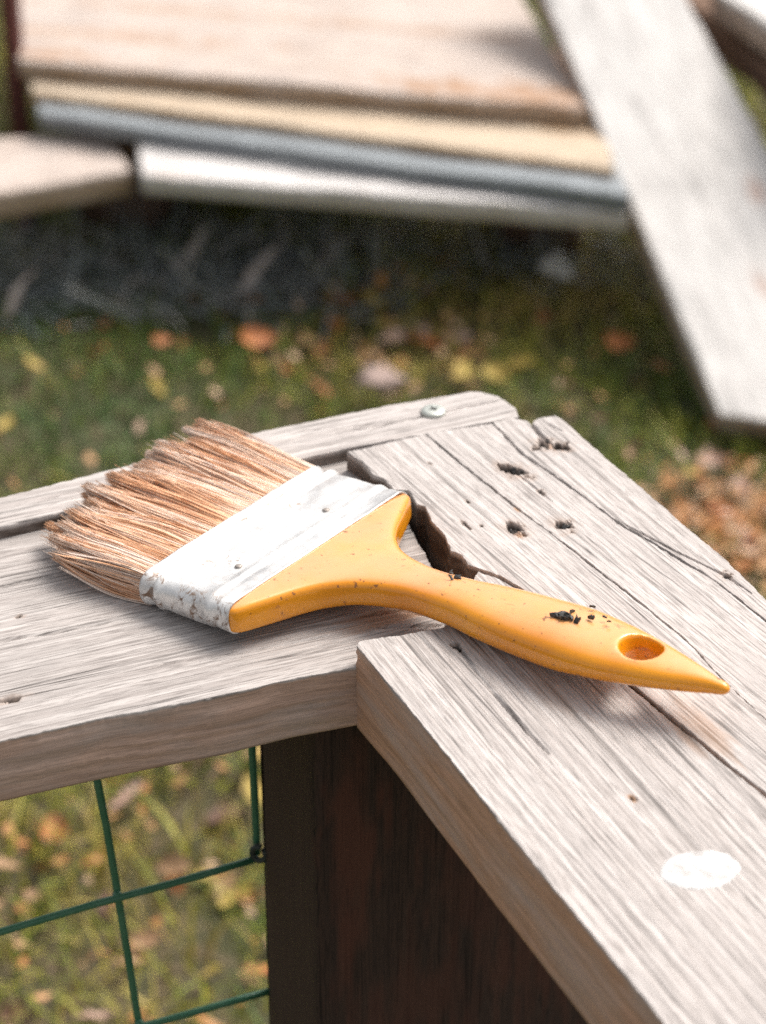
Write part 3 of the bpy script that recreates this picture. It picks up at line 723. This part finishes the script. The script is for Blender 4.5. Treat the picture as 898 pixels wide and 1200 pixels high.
clen = 0.0435 + 0.004 * fbm(np.arange(ncl) * 0.30, np.zeros(ncl), 91, 3) + rng.normal(0, 0.0011, ncl)
clen += np.interp(cy, [-0.042, -0.03, -0.01, 0.022, 0.03, 0.042], [-0.0095, -0.005, 0.003, 0.005, 0.007, 0.003])
ctone = np.clip(rng.normal(0.74, 0.13, ncl), 0.3, 0.95)
cskew = rng.normal(0, 0.0012, ncl); clift = rng.normal(0, 0.0008, ncl)
# two layers of clumps (upper and lower side)
kcl = np.argmin(np.abs(y0[:, None] + rng.normal(0, 0.0009, NH)[:, None] - cy[None]), 1)
layer = (z0 > 0).astype(int)
lay_len = rng.normal(0, 0.0022, (ncl, 2)); lay_tone = rng.normal(0, 0.11, (ncl, 2))
L_ = clen[kcl] + lay_len[kcl, layer] + rng.normal(0, 0.0007, NH) - (rng.uniform(0, 1, NH) < 0.12) * rng.uniform(0, 0.012, NH)
pull = rng.uniform(0.45, 0.88, NH)
s_ = np.linspace(0, 1, SEG)
fan = 1.07
ytip = (cy[kcl] * pull + y0 * (1 - pull)) * fan + cskew[kcl] + rng.normal(0, 0.0004, NH)
wild = rng.uniform(0, 1, NH) < 0.02
ytip = ytip + wild * rng.normal(0, 0.003, NH)
ztip = 0.0056 + 0.0019 * z0 + 0.0006 * cz[kcl] + clift[kcl] + wild * rng.normal(0, 0.0015, NH) + rng.normal(0, 0.00025, NH)
zroot = 0.0051 * z0
sag = rng.normal(0, 0.00035, NH)
wph = rng.uniform(0, 6.3, ncl); wam = rng.normal(0, 0.0011, ncl); hph = rng.uniform(0, 6.3, NH)
pts = np.zeros((NH, SEG, 3))
for k, s1 in enumerate(s_):
    e_ = s1 * s1 * (3 - 2 * s1)
    pts[:, k, 0] = -0.0325 - L_ * s1
    pts[:, k, 1] = y0 * 0.985 + (ytip - y0 * 0.985) * (0.5 * s1 + 0.5 * e_)
    pts[:, k, 1] += s1 * (wam[kcl] * np.sin(wph[kcl] + s1 * 4.5) + 0.00035 * np.sin(hph + s1 * 7))
    pts[:, k, 0] += 0
    bulge = 0.0012 * np.sign(z0) * np.abs(z0) ** 2 * math.sin(math.pi * min(1, s1 * 1.1)) * np.where(z0 < 0, 1.5, 0.6)
    pts[:, k, 2] = zroot + (ztip - zroot) * (0.25 * s1 + 0.75 * s1 ** 1.6) + bulge + sag * math.sin(math.pi * s1)
rad = np.array([1, 1, 1, 1, 1, 0.95, 0.8, 0.4])[None] * rng.uniform(0.00014, 0.00026, NH)[:, None]
ang = rng.uniform(0, 2 * math.pi, NH)
ring3 = np.stack([np.stack([0 * ang, np.cos(ang + a_), np.sin(ang + a_)], 1) for a_ in (0, 2.094, 4.189)], 1)   # NH,3,3
bco = (pts[:, :, None, :] + rad[:, :, None, None] * ring3[:, None]).reshape(-1, 3)
ii = np.arange(NH * SEG * 3).reshape(NH, SEG, 3); jj = np.roll(ii, -1, 2)
bq = np.stack([ii[:, :-1], jj[:, :-1], jj[:, 1:], ii[:, 1:]], -1).reshape(-1, 4)
bt = ii[:, -1, :].reshape(-1, 3)
tone = np.clip(ctone[kcl] + lay_tone[kcl, layer] + rng.normal(0, 0.13, NH) - (rng.uniform(0, 1, NH) < 0.09) * 0.35, 0, 1)
tone_v = np.repeat(tone, SEG * 3); along_v = np.tile(np.repeat(s_, 3), NH)
tone_v = np.clip(tone_v + 0.08 * (along_v - 0.55) * (along_v > 0.55) + 0.16 * noise(np.repeat(y0, SEG * 3) * 300, along_v * 3, 95), 0, 1)
bris = bpart('bristles', mesh_np('bristles', bco, quads=bq, tris=bt, attrs=dict(tone=tone_v, along=along_v)), bm_)
tag(bris, 'stiff tan bristles clumped with dried paint', kind='stuff')
cm, nt, b = new_mat('packed bristle core'); b.inputs['Base Color'].default_value = (0.30, 0.15, 0.08, 1); b.inputs['Roughness'].default_value = 0.9
core = []
for x_, ht_, zc_ in ((-0.030, 0.0046, 0), (-0.042, 0.0045, 0.0005), (-0.052, 0.0038, 0.0014), (-0.060, 0.0028, 0.0026), (-0.067, 0.0016, 0.0038)):
    r_ = rrect(0.0385 + 0.0012 * (-0.03 - x_) / 0.04, ht_, min(0.0015, ht_ * 0.9), 60)
    core.append(np.stack([np.full(60, x_) + 0.0015 * noise(r_[:, 0] * 200, 0 * r_[:, 0], 7) * (x_ < -0.06), r_[:, 0], r_[:, 1] + zc_], 1))
cco = np.concatenate(core); i = np.arange(len(cco)).reshape(5, 60); j = np.roll(i, -1, 1)
co_ = bpart('bristle_core', mesh_np('bristle_core', cco, quads=np.stack([i[:-1], j[:-1], j[1:], i[1:]], -1).reshape(-1, 4), ngons=[i[0], i[-1]]), cm, bris)

# ================================================================== small debris
dm, nt, b = new_mat('charred bark chips')
tc = N(nt, 'ShaderNodeTexCoord')
c = mix(nt, ramp(nt, noise_tex(nt, tc.outputs['Object'], 900, 4), ((0.45, 0.0), (0.65, 1.0))), (0.028, 0.027, 0.026), (0.12, 0.115, 0.11))
nt.links.new(c, b.inputs['Base Color']); b.inputs['Roughness'].default_value = 0.6
dm2, nt, b = new_mat('pale splinters'); b.inputs['Base Color'].default_value = (0.5, 0.36, 0.28, 1); b.inputs['Roughness'].default_value = 0.8
def chips(name, center, nvec, n, spread, size, mat, seed):
    r_ = np.random.default_rng(seed); co, tr = [], []; base = 0
    nvec = nvec / np.linalg.norm(nvec); t1 = np.cross(nvec, [0.3, 1, 0.1]); t1 /= np.linalg.norm(t1); t2 = np.cross(nvec, t1)
    for k in range(n):
        c0 = np.asarray(center) + (t1 * r_.normal(0, spread) + t2 * r_.normal(0, spread * 0.7)) + nvec * (size * 0.2 * r_.uniform(0, 1.6))
        m_ = 7; a_ = np.sort(r_.uniform(0, 2 * math.pi, m_)); rr_ = size * r_.uniform(0.45, 1.0, m_) * np.array([1, .8, 1, .7, 1, .9, 1])[:m_]
        q1_ = t1 * r_.uniform(0.6, 1.2) + nvec * r_.normal(0, 0.5); q2_ = t2 * r_.uniform(0.5, 1) + nvec * r_.normal(0, 0.45)
        top = c0 + np.cos(a_)[:, None] * rr_[:, None] * q1_ + np.sin(a_)[:, None] * rr_[:, None] * q2_ + nvec * size * 0.22 * r_.uniform(0.2, 1, (m_, 1))
        bot = top - nvec * size * 0.45
        ctr = c0 + nvec * size * 0.35
        co += [top, bot, ctr[None]]
        for e in range(m_):
            f_ = (e + 1) % m_
            tr += [(base + e, base + f_, base + 2 * m_), (base + e, base + m_ + e, base + m_ + f_), (base + e, base + m_ + f_, base + f_)]
        base += 2 * m_ + 1
    return link(name, mesh_np(name, np.concatenate(co), tris=tr, smooth=False), mat)
def on_brush(px, py, off=0.006):
    p_ = atP(px, py, bO + bn * off, bn); return p_
tag(chips('bark_crumb', on_brush(668, 722, 0.0069), bn, 11, 0.0021, 0.0019, dm, 1), 'cluster of dark flaky crumbs on the orange handle grip', 'crumb', 'dark crumbs lying on the brush handle')
tag(chips('bark_crumb', on_brush(695, 712, 0.0065), bn, 1, 0.0002, 0.0013, dm, 2), 'single dark crumb just beyond the flaky cluster on the grip', 'crumb', 'dark crumbs lying on the brush handle')
tag(chips('bark_crumb', on_brush(714, 727, 0.0070), bn, 2, 0.0008, 0.0009, dm, 3), 'tiny flat dark crumb nearest the hanging hole', 'crumb', 'dark crumbs lying on the brush handle')
tag(chips('bark_crumb', on_brush(531, 677, 0.0053), bn, 5, 0.0020, 0.0011, dm, 4), 'scatter of dark crumbs on the narrow brush neck', 'crumb', 'dark crumbs lying on the brush handle')
zup = np.array([0, 0, 1.])
for k, (x_, y_, n_, sp_, sz_, lab, m_) in enumerate(((660, 616, 5, 0.0014, 0.0013, 'dark bark bits in the right knot hole of the middle plank', dm), (606, 549, 5, 0.0016, 0.0013, 'dark bark bits in the upper knot hole of the middle plank', dm),
        (643, 520, 5, 0.0020, 0.0013, 'dark bark bits in the broken far corner of the outer plank', dm), (652, 526, 3, 0.0014, 0.0016, 'pale splinters lying in the broken far corner of the outer plank', dm2),
        (852, 675, 3, 0.0007, 0.0012, 'black crumb on the edge of the outer plank', dm), (536, 757, 3, 0.0008, 0.0011, 'black crumb on the front board beside the handle', dm), (598, 618, 4, 0.0012, 0.0010, 'dark bits in the knot hole nearest the brush neck', dm), (607, 558, 2, 0.0010, 0.0016, 'pale splinter in the upper knot hole of the middle plank', dm2), (608, 624, 2, 0.0007, 0.0016, 'pinkish wood plug in the knot hole nearest the brush neck', dm2))):
    tag(chips('wood_crumb', at(x_, y_, zr) + zup * -0.0012, zup, n_, sp_, sz_, m_, 20 + k), lab, 'crumb', 'loose bits in the plank knot holes')

# ================================================================== TIMBER BEHIND
def flat(name, px4, z, thick, mat, label, cat='board', group=None, grain='x', seed=1, stains=(), rs=0.02):
    """Board lying flat: four photo corners (front left, front right, back right, back left) at height z."""
    q = [at(x, y, z)[:2] for x, y in px4]
    O3 = np.array([q[0][0], q[0][1], z]); d = q[1] - q[0]
    ga = math.atan2(d[1], d[0])
    fr_ = (O3, np.array([1., 0, 0]), np.array([0, 1., 0]), np.array([0, 0, 1.]))
    loc = [tuple(p - q[0]) for p in q]
    th_ = empty(name, tuple(O3)) if False else None
    o_ = board(name, fr_, [loc[0], loc[1]], [loc[3], loc[2]], thick, ga, mat, None, 90, 40, jit=0.0012, ring_sp=rs, relief=0.0004, wav=0.0012, er=0.003, seed=seed, warp=0.03,
               stains=[(*(at(x, y, z)[:2] - q[0]), a_, b_, c_) for x, y, a_, b_, c_ in stains], krows=5, side_rel=0.0008)
    tag(o_, label, cat, group)
    return o_
grp = 'boards of the timber stack'
flat('stacked_board', [(22, 70), (688, 128), (585, -50), (-20, -100)], 0.186, 0.018, M['pale'], 'wide pale board on top of the timber stack', seed=101, group=grp, rs=0.035, stains=[(600, 108, 0.16, 0.025, 0.75), (120, 40, 0.18, 0.02, 0.45), (640, 118, 0.07, 0.03, 0.7), (300, 20, 0.3, 0.012, 0.45), (80, 66, 0.12, 0.01, 0.8), (500, 40, 0.25, 0.008, 0.35)])
flat('stacked_board', [(38, 108), (720, 199), (700, 120), (28, 60)], 0.166, 0.013, M['yellow'], 'yellowish board jutting out under the top board of the stack', seed=103, group=grp, stains=[(500, 180, 0.03, 0.012, 0.7), (300, 155, 0.2, 0.006, 0.4), (640, 150, 0.07, 0.01, 0.7)])
flat('stacked_board', [(166, 206), (736, 250), (720, 165), (158, 135)], 0.140, 0.018, M['whitepaint'], 'whitish lowest board of the stack under the grey pole', seed=107, group=grp, stains=[(420, 232, 0.004, 0.02, 0.3), (200, 200, 0.03, 0.02, 0.35), (600, 250, 0.12, 0.01, 0.5)])
flat('stacked_board', [(-120, 247), (153, 199), (128, 155), (-140, 170)], 0.130, 0.026, M['pale'], 'short pinkish board left of the whitish lowest board', seed=109, group=grp)
flat('stacked_board', [(46, 132), (738, 231), (722, 188), (40, 104)], 0.157, 0.015, M['greypole'], 'blue grey weathered board between the yellowish and whitish boards', seed=113, group=grp, rs=0.01)
# bearers holding the stack up
for k, (x_, y_, lab) in enumerate(((140, 130, 'dark bearer block under the left end of the timber stack'), (640, 165, 'dark bearer block under the right end of the timber stack'))):
    c0 = at(x_, y_, 0.11); dv = np.array([math.cos(R(75)), math.sin(R(75)), 0]); wv_ = np.array([dv[1], -dv[0], 0])
    fr_ = (np.array([c0[0], c0[1], 0.1205]), dv, -wv_, np.array([0, 0, 1.]))
    o_ = board('bearer_block', fr_, [(-0.02, -0.04), (0.42, -0.04)], [(-0.02, 0.04), (0.42, 0.04)], 0.13, 0.0, M['brownold'], None, 30, 12, jit=0.001, er=0.003, ring_sp=0.02, seed=120 + k, krows=4)
    tag(o_, lab, 'block', 'bearers under the stack')
# leaning plank
BL = at(845, 484, 0.034); TL0 = atY(640, 0, 2.19)
exv = TL0 - BL; exv /= np.linalg.norm(exv)
hperp = np.array([exv[1], -exv[0], 0]); hperp /= np.linalg.norm(hperp)     # horizontal across the plank, to the right
nn = np.cross(hperp, exv); nn = nn if nn[2] > 0 else -nn
eyv = np.cross(nn, exv)
def onp(x, y):
    p_ = atP(x, y, BL, nn) - BL; return (p_ @ exv, p_ @ eyv)
frp = (BL, exv, eyv, nn)
BR_, TLx, TRx = onp(1085, 522), onp(598, -100), onp(748, -100)
plank = board('leaning_plank', frp, [BR_, onp(898, 165), onp(805, 0), TRx], [(0, 0), onp(742, 243), onp(640, 0), TLx], 0.024, 0.0, M['white'], None, 120, 60, jit=0.001, ring_sp=0.02, relief=0.0003, wav=0.001, er=0.003, seed=131, warp=0.02,
      stains=[(*onp(888, 228), 0.02, 0.012, 0.7), (*onp(893, 335), 0.02, 0.012, 0.5), (*onp(640, 90), 0.1, 0.006, 0.4)], krows=6)
tag(plank, 'broad whitish plank leaning from the grass up onto the timber stack', 'plank')
# things behind the plank, upper right
a_, b_ = atY(800, 36, 2.33), atY(985, 108, 2.16)
pp = a_ + np.linspace(0, 1, 30)[:, None] * (b_ - a_); pp[:, 2] += 0.004 * noise(np.linspace(0, 5, 30), np.zeros(30), 9)
co, q, caps = tube(pp, 0.019 + 0.003 * noise(np.linspace(0, 4, 30), np.zeros(30), 14), 18)
z_ = np.zeros(len(co)); arc = np.repeat(np.linspace(0, 0.3, 30), 18)
lg = link('branch_log', mesh_np('branch_log', co, quads=q, ngons=caps, attrs=dict(grain=np.stack([arc, np.tile(np.linspace(0, 0.12, 18), 30), z_], 1), ring=z_, side=z_, dirt=z_, stain=z_)), M['pale'])
tag(lg, 'pinkish brown log behind the leaning plank', 'log')
for o_name, pts4, z_, mat_, lab, cat_ in (('old_beam', [(800, -5), (985, 150), (1010, 90), (840, -60)], 0.20, M['brownold'], 'dark brown beam behind the leaning plank', 'beam'),
                          ('white_board', [(835, -14), (1000, 92), (1040, 40), (880, -70)], 0.245, M['white'], 'white board end in the top right corner', 'board')):
    flat(o_name, pts4, z_, 0.03, mat_, lab, cat_, seed=140 + len(lab))
# reddish stake at the far left
sp = at(8, 170, 0.0); fr_ = (np.array([atY(4, 60, 2.20)[0], atY(4, 60, 2.20)[1], 0.0]), np.array([1., 0, 0]), np.array([0, 0, 1.]), np.array([0, -1., 0]))
stake = board('red_stake', fr_, [(0.000, 0), (0.016, 0)], [(0.000, 0.75), (0.016, 0.75)], 0.03, R(90), M['redwood'], None, 16, 60, jit=0.0006, er=0.002, ring_sp=0.01, seed=150, krows=4)
tag(stake, 'reddish brown stake standing at the left end of the timber stack', 'stake')

# ================================================================== dry weeds, leaves, stones
wdm, nt, b = new_mat('dead grey weeds')
c = ramp(nt, attr(nt, 'tone').outputs['Fac'], ((0.0, (0.11, 0.135, 0.14)), (0.5, (0.24, 0.265, 0.27)), (1.0, (0.46, 0.42, 0.39))))
nt.links.new(c, b.inputs['Base Color']); b.inputs['Roughness'].default_value = 0.8
cs, qs, ts = [], [], []; base = 0
for k in range(560):
    px0, py0 = rng.uniform(-60, 470), rng.normal(335, 26)
    if rng.uniform() < 0.15: px0 = rng.uniform(450, 740); py0 = rng.normal(310, 16)
    g0 = at(px0, min(py0, 385), 0.0); az = rng.uniform(0, 2 * math.pi); L = rng.uniform(0.03, 0.10)
    t_ = np.linspace(0, 1, 9); cur = rng.uniform(-1.0, 2.6)
    el = rng.uniform(0.2, 1.1) - cur * t_; d_ = np.stack([np.cos(az) * np.cos(el), np.sin(az) * np.cos(el), np.sin(el)], 1) * L / 8
    p_ = g0 + np.cumsum(d_, 0); p_[:, 2] = np.maximum(p_[:, 2], 0.004)
    co, q, _ = tube(p_, np.linspace(0.0014, 0.0006, 9) * rng.uniform(0.5, 1.5), 4, False)
    cs.append(co); qs.append(q + base); ts.append(np.full(len(co), rng.uniform(0.1, 0.9))); base += len(co)
weeds = link('dry_weeds', mesh_np('dry_weeds', np.concatenate(cs), quads=np.concatenate(qs), attrs=dict(tone=np.concatenate(ts))), wdm)
tag(weeds, 'tangle of dead grey weeds in the shade below the timber stack', 'weeds', kind='stuff')

def leaf_mesh(name, seed, L=0.05, Wl=0.028, lobes=4, curl=0.5):
    r_ = np.random.default_rng(seed); nL, nW = 17, 5
    t_ = np.linspace(0, 1, nL); half = Wl * 0.5 * (np.sin(math.pi * t_ ** 0.8) ** 0.7 + 0.03) * (1 + 0.30 * np.sin(t_ * lobes * 2 * math.pi + r_.uniform(0, 6)))
    u_ = np.linspace(-1, 1, nW)
    X = np.repeat((t_ * L)[:, None], nW, 1) + 0.12 * L * np.abs(u_)[None] * (np.cos(t_ * lobes * 2 * math.pi))[:, None] * 0.3
    Y = half[:, None] * u_[None]
    Z = curl * L * (0.45 * (t_ - 0.45)[:, None] ** 2 * r_.choice([1, 1, -0.5]) + 0.25 * (np.abs(u_)[None] ** 2) * (half / Wl)[:, None]) + 0.0016 * noise(X * 160 + seed, Y * 160, seed)
    co = np.stack([X - L / 2, Y, Z], -1).reshape(-1, 3)
    i_ = np.arange(nL * nW).reshape(nL, nW)
    q = np.stack([i_[:-1, :-1], i_[1:, :-1], i_[1:, 1:], i_[:-1, 1:]], -1).reshape(-1, 4)
    stx = np.stack([np.linspace(-L / 2 - L * 0.3, -L / 2, 5), np.linspace(0.004, 0, 5), np.linspace(0.004, 0.001, 5)], 1)
    c2, q2, _ = tube(stx, 0.0007, 4, False)
    return np.concatenate([co, c2]), np.concatenate([q, q2 + len(co)])
lcols = dict(orange=((0.42, 0.15, 0.035), (0.26, 0.085, 0.03)), tan=((0.42, 0.26, 0.14), (0.27, 0.15, 0.08)), pink=((0.50, 0.34, 0.27), (0.33, 0.2, 0.15)), yellow=((0.46, 0.34, 0.07), (0.30, 0.2, 0.05)), brown=((0.16, 0.075, 0.04), (0.09, 0.045, 0.03)))
LM = {}
for k, (cn, (c1, c2)) in enumerate(lcols.items()):
    m_, nt, b = new_mat(cn + ' dead leaf'); tc = N(nt, 'ShaderNodeTexCoord')
    c = mix(nt, ramp(nt, noise_tex(nt, tc.outputs['Object'], 70, 5), ((0.4, 0.0), (0.65, 1.0))), c1, c2)
    nt.links.new(c, b.inputs['Base Color']); b.inputs['Roughness'].default_value = 0.65
    for v_ in range(3):
        co, q = leaf_mesh('leaf', 200 + k * 7 + v_, 0.046 + 0.006 * v_, 0.024 + 0.004 * v_, 3 + v_, 0.5 + 0.25 * v_)
        me = mesh_np('fallen_leaf', co, quads=q); me.materials.append(m_); LM[cn, v_] = me
cname = dict(orange='orange brown', tan='tan', pink='pale pinkish', yellow='yellowish', brown='dark brown')
def leaf(px, py, cn, zone, sc=1.0, z=None):
    p_ = at(px, py, 0.02)
    o_ = bpy.data.objects.new('fallen_leaf', LM[cn, random.randrange(3)]); C.objects.link(o_)
    o_.location = (p_[0], p_[1], float(gz(p_[0], p_[1])) + random.uniform(0.006, 0.022) if z is None else z)
    o_.rotation_euler = (random.gauss(0, 0.4), random.gauss(0, 0.4), random.uniform(0, 6.3)); o_.scale = (sc,) * 3
    tag(o_, '%s fallen leaf lying %s' % (cname[cn], zone), 'leaf', '%s fallen leaves %s' % (cname[cn], zone))
def pick(ws): return random.choices(list(ws), list(ws.values()))[0]
zA = 'in the litter right of the cap planks'; zB = 'in the yellowish grass below the stack'; zC = 'in the grass seen through the wire mesh'; zD = 'scattered in the open grass'
for k in range(46): leaf(random.gauss(830, 60), random.gauss(605, 42), pick(dict(orange=5, tan=3, pink=4, brown=1)), zA, random.uniform(0.3, 0.6))
for k in range(40): leaf(random.gauss(440, 85), random.gauss(385, 32), pick(dict(orange=4, tan=3, pink=2, yellow=2, brown=2)), zB, random.uniform(0.3, 0.6))
for k in range(36): leaf(random.uniform(-30, 330), random.uniform(880, 1240), pick(dict(orange=4, tan=4, pink=1, yellow=3, brown=2)), zC, random.uniform(0.28, 0.6))
for k in range(30): leaf(random.uniform(-40, 930), random.uniform(360, 600), pick(dict(orange=2, tan=2, yellow=2, brown=2)), zD, random.uniform(0.25, 0.45))
for (x_, y_, cn, s_, lab) in ((302, 420, 'orange', 0.62, 'bright orange leaf standing out in the dark grass above the bristles'), (725, 412, 'orange', 0.7, 'reddish orange leaf in shade left of the plank foot'), (190, 405, 'orange', 0.42, 'small orange leaf in the dark grass at left')):
    leaf(x_, y_, cn, 'x', s_); o_ = bpy.data.objects[-1] if False else C.objects[-1]; o_['label'] = lab; del o_['group']
    o_.location.z += 0.022; o_.rotation_euler = (R(35), 0.2, 0.5)
# crumbled leaf litter between the blades
nl_ = 800
zc = rng.choice(4, nl_, p=[0.62, 0.17, 0.11, 0.10])
lx = np.select([zc == 0, zc == 1, zc == 2], [rng.normal(860, 60, nl_), rng.normal(450, 120, nl_), rng.uniform(-60, 340, nl_)], rng.uniform(-60, 960, nl_))
ly = np.select([zc == 0, zc == 1, zc == 2], [rng.normal(612, 45, nl_), rng.normal(390, 38, nl_), rng.uniform(870, 1270, nl_)], rng.uniform(330, 640, nl_))
gp = np.array([at(a, b_, 0.015) for a, b_ in zip(lx, ly)]); gp[:, 2] = gz(gp[:, 0], gp[:, 1]) + rng.uniform(0.004, 0.026, nl_)
a1 = rng.uniform(0, 6.3, nl_); sz = rng.uniform(0.003, 0.007, nl_)
d1 = np.stack([np.cos(a1), np.sin(a1), rng.normal(0, 0.4, nl_)], 1) * sz[:, None]; d2 = np.stack([-np.sin(a1), np.cos(a1), rng.normal(0, 0.4, nl_)], 1) * (sz * rng.uniform(0.4, 0.8, nl_))[:, None]
lco = np.stack([gp - d1, gp - 0.1 * d1 - d2, gp + d1 + np.array([0, 0, 0.002]), gp + 0.2 * d1 + d2], 1).reshape(-1, 3)
ltm, nt, b = new_mat('crumbled leaf litter')
c = ramp(nt, attr(nt, 'tone').outputs['Fac'], ((0.0, (0.14, 0.065, 0.03)), (0.35, (0.42, 0.17, 0.045)), (0.65, (0.50, 0.30, 0.15)), (1.0, (0.62, 0.43, 0.33))))
nt.links.new(c, b.inputs['Base Color']); b.inputs['Roughness'].default_value = 0.75
lit = link('leaf_litter', mesh_np('leaf_litter', lco, quads=np.arange(nl_ * 4).reshape(-1, 4), attrs=dict(tone=np.repeat(np.clip(rng.normal(0.5, 0.24, nl_), 0, 1), 4))), ltm)
tag(lit, 'crumbled orange and tan leaf litter between the grass blades', 'leaf litter', kind='stuff')
# pale curled dead leaves in the shade of the stack
dlm, nt, b = new_mat('bleached curled leaf'); b.inputs['Base Color'].default_value = (0.5, 0.43, 0.39, 1); b.inputs['Roughness'].default_value = 0.8
for k, (pts_, wd_, lab) in enumerate(((((10, 372), (22, 335), (45, 312), (66, 306)), 0.006, 'pale curled stalk at the left edge below the stack'), (((192, 330), (215, 305), (232, 280), (238, 262)), 0.008, 'pale upright withered leaf below the middle of the stack'), (((285, 345), (300, 315), (322, 290), (352, 268)), 0.010, 'largest pale withered leaf below the whitish board'), (((372, 322), (390, 292), (412, 272), (435, 258)), 0.006, 'thin greyish withered leaf right of the largest one'))):
    base_ = at(*pts_[0], 0.01); Yb = base_[1] - cam_pos[1]
    p_ = resample(np.array([atY(x, y, Yb + 0.01 * e_) for e_, (x, y) in enumerate(pts_)]), 18)
    side_ = np.array([1.0, 0.4, 0.2]); t_ = np.linspace(0, 1, 18); wv_ = wd_ * (0.35 + 0.65 * np.sin(math.pi * np.clip(t_ * 0.9 + 0.08, 0, 1)))
    tw = t_[:, None] * 1.3
    sv = np.cos(tw) * side_ + np.sin(tw) * np.array([0.1, -0.8, 0.6])
    co = np.stack([p_ - sv * wv_[:, None], p_ + np.array([0, 0.004, -0.003]), p_ + sv * wv_[:, None]], 1).reshape(-1, 3)
    i_ = np.arange(54).reshape(18, 3); q = np.stack([i_[:-1, :-1], i_[1:, :-1], i_[1:, 1:], i_[:-1, 1:]], -1).reshape(-1, 4)
    tag(link('withered_leaf', mesh_np('withered_leaf', co, quads=q), dlm), lab, 'leaf', 'withered leaves below the stack')
def stone(px, py, r_, colr, lab, seed, squash=0.6):
    bm = bmesh.new(); bmesh.ops.create_icosphere(bm, subdivisions=3, radius=1)
    for v_ in bm.verts:
        d = v_.co.normalized(); k_ = 1 + 0.4 * float(noise(d.x * 1.7 + seed, d.y * 1.7 + d.z * 2, seed)) + 0.05 * float(noise(d.x * 6, d.y * 6 + d.z * 5, seed))
        v_.co = Vector((d.x * r_ * 1.2, d.y * r_, d.z * r_ * squash)) * k_
    me = bpy.data.meshes.new('stone'); bm.to_mesh(me); bm.free(); me.polygons.foreach_set('use_smooth', [True] * len(me.polygons))
    m_, nt, b = new_mat('stone'); tc = N(nt, 'ShaderNodeTexCoord')
    nt.links.new(mix(nt, noise_tex(nt, tc.outputs['Object'], 120, 5), colr, tuple(0.6 * x for x in colr)), b.inputs['Base Color']); b.inputs['Roughness'].default_value = 0.85
    o_ = link('stone', me, m_); p_ = at(px, py, 0.03); o_.location = (p_[0], p_[1], 0.032)
    tag(o_, lab, 'stone')
stone(447, 447, 0.015, (0.42, 0.31, 0.27), 'pinkish stone in the grass just beyond the far rail', 5)
stone(653, 316, 0.013, (0.78, 0.77, 0.75), 'small white stone in the grass below the stack', 8, 0.9)
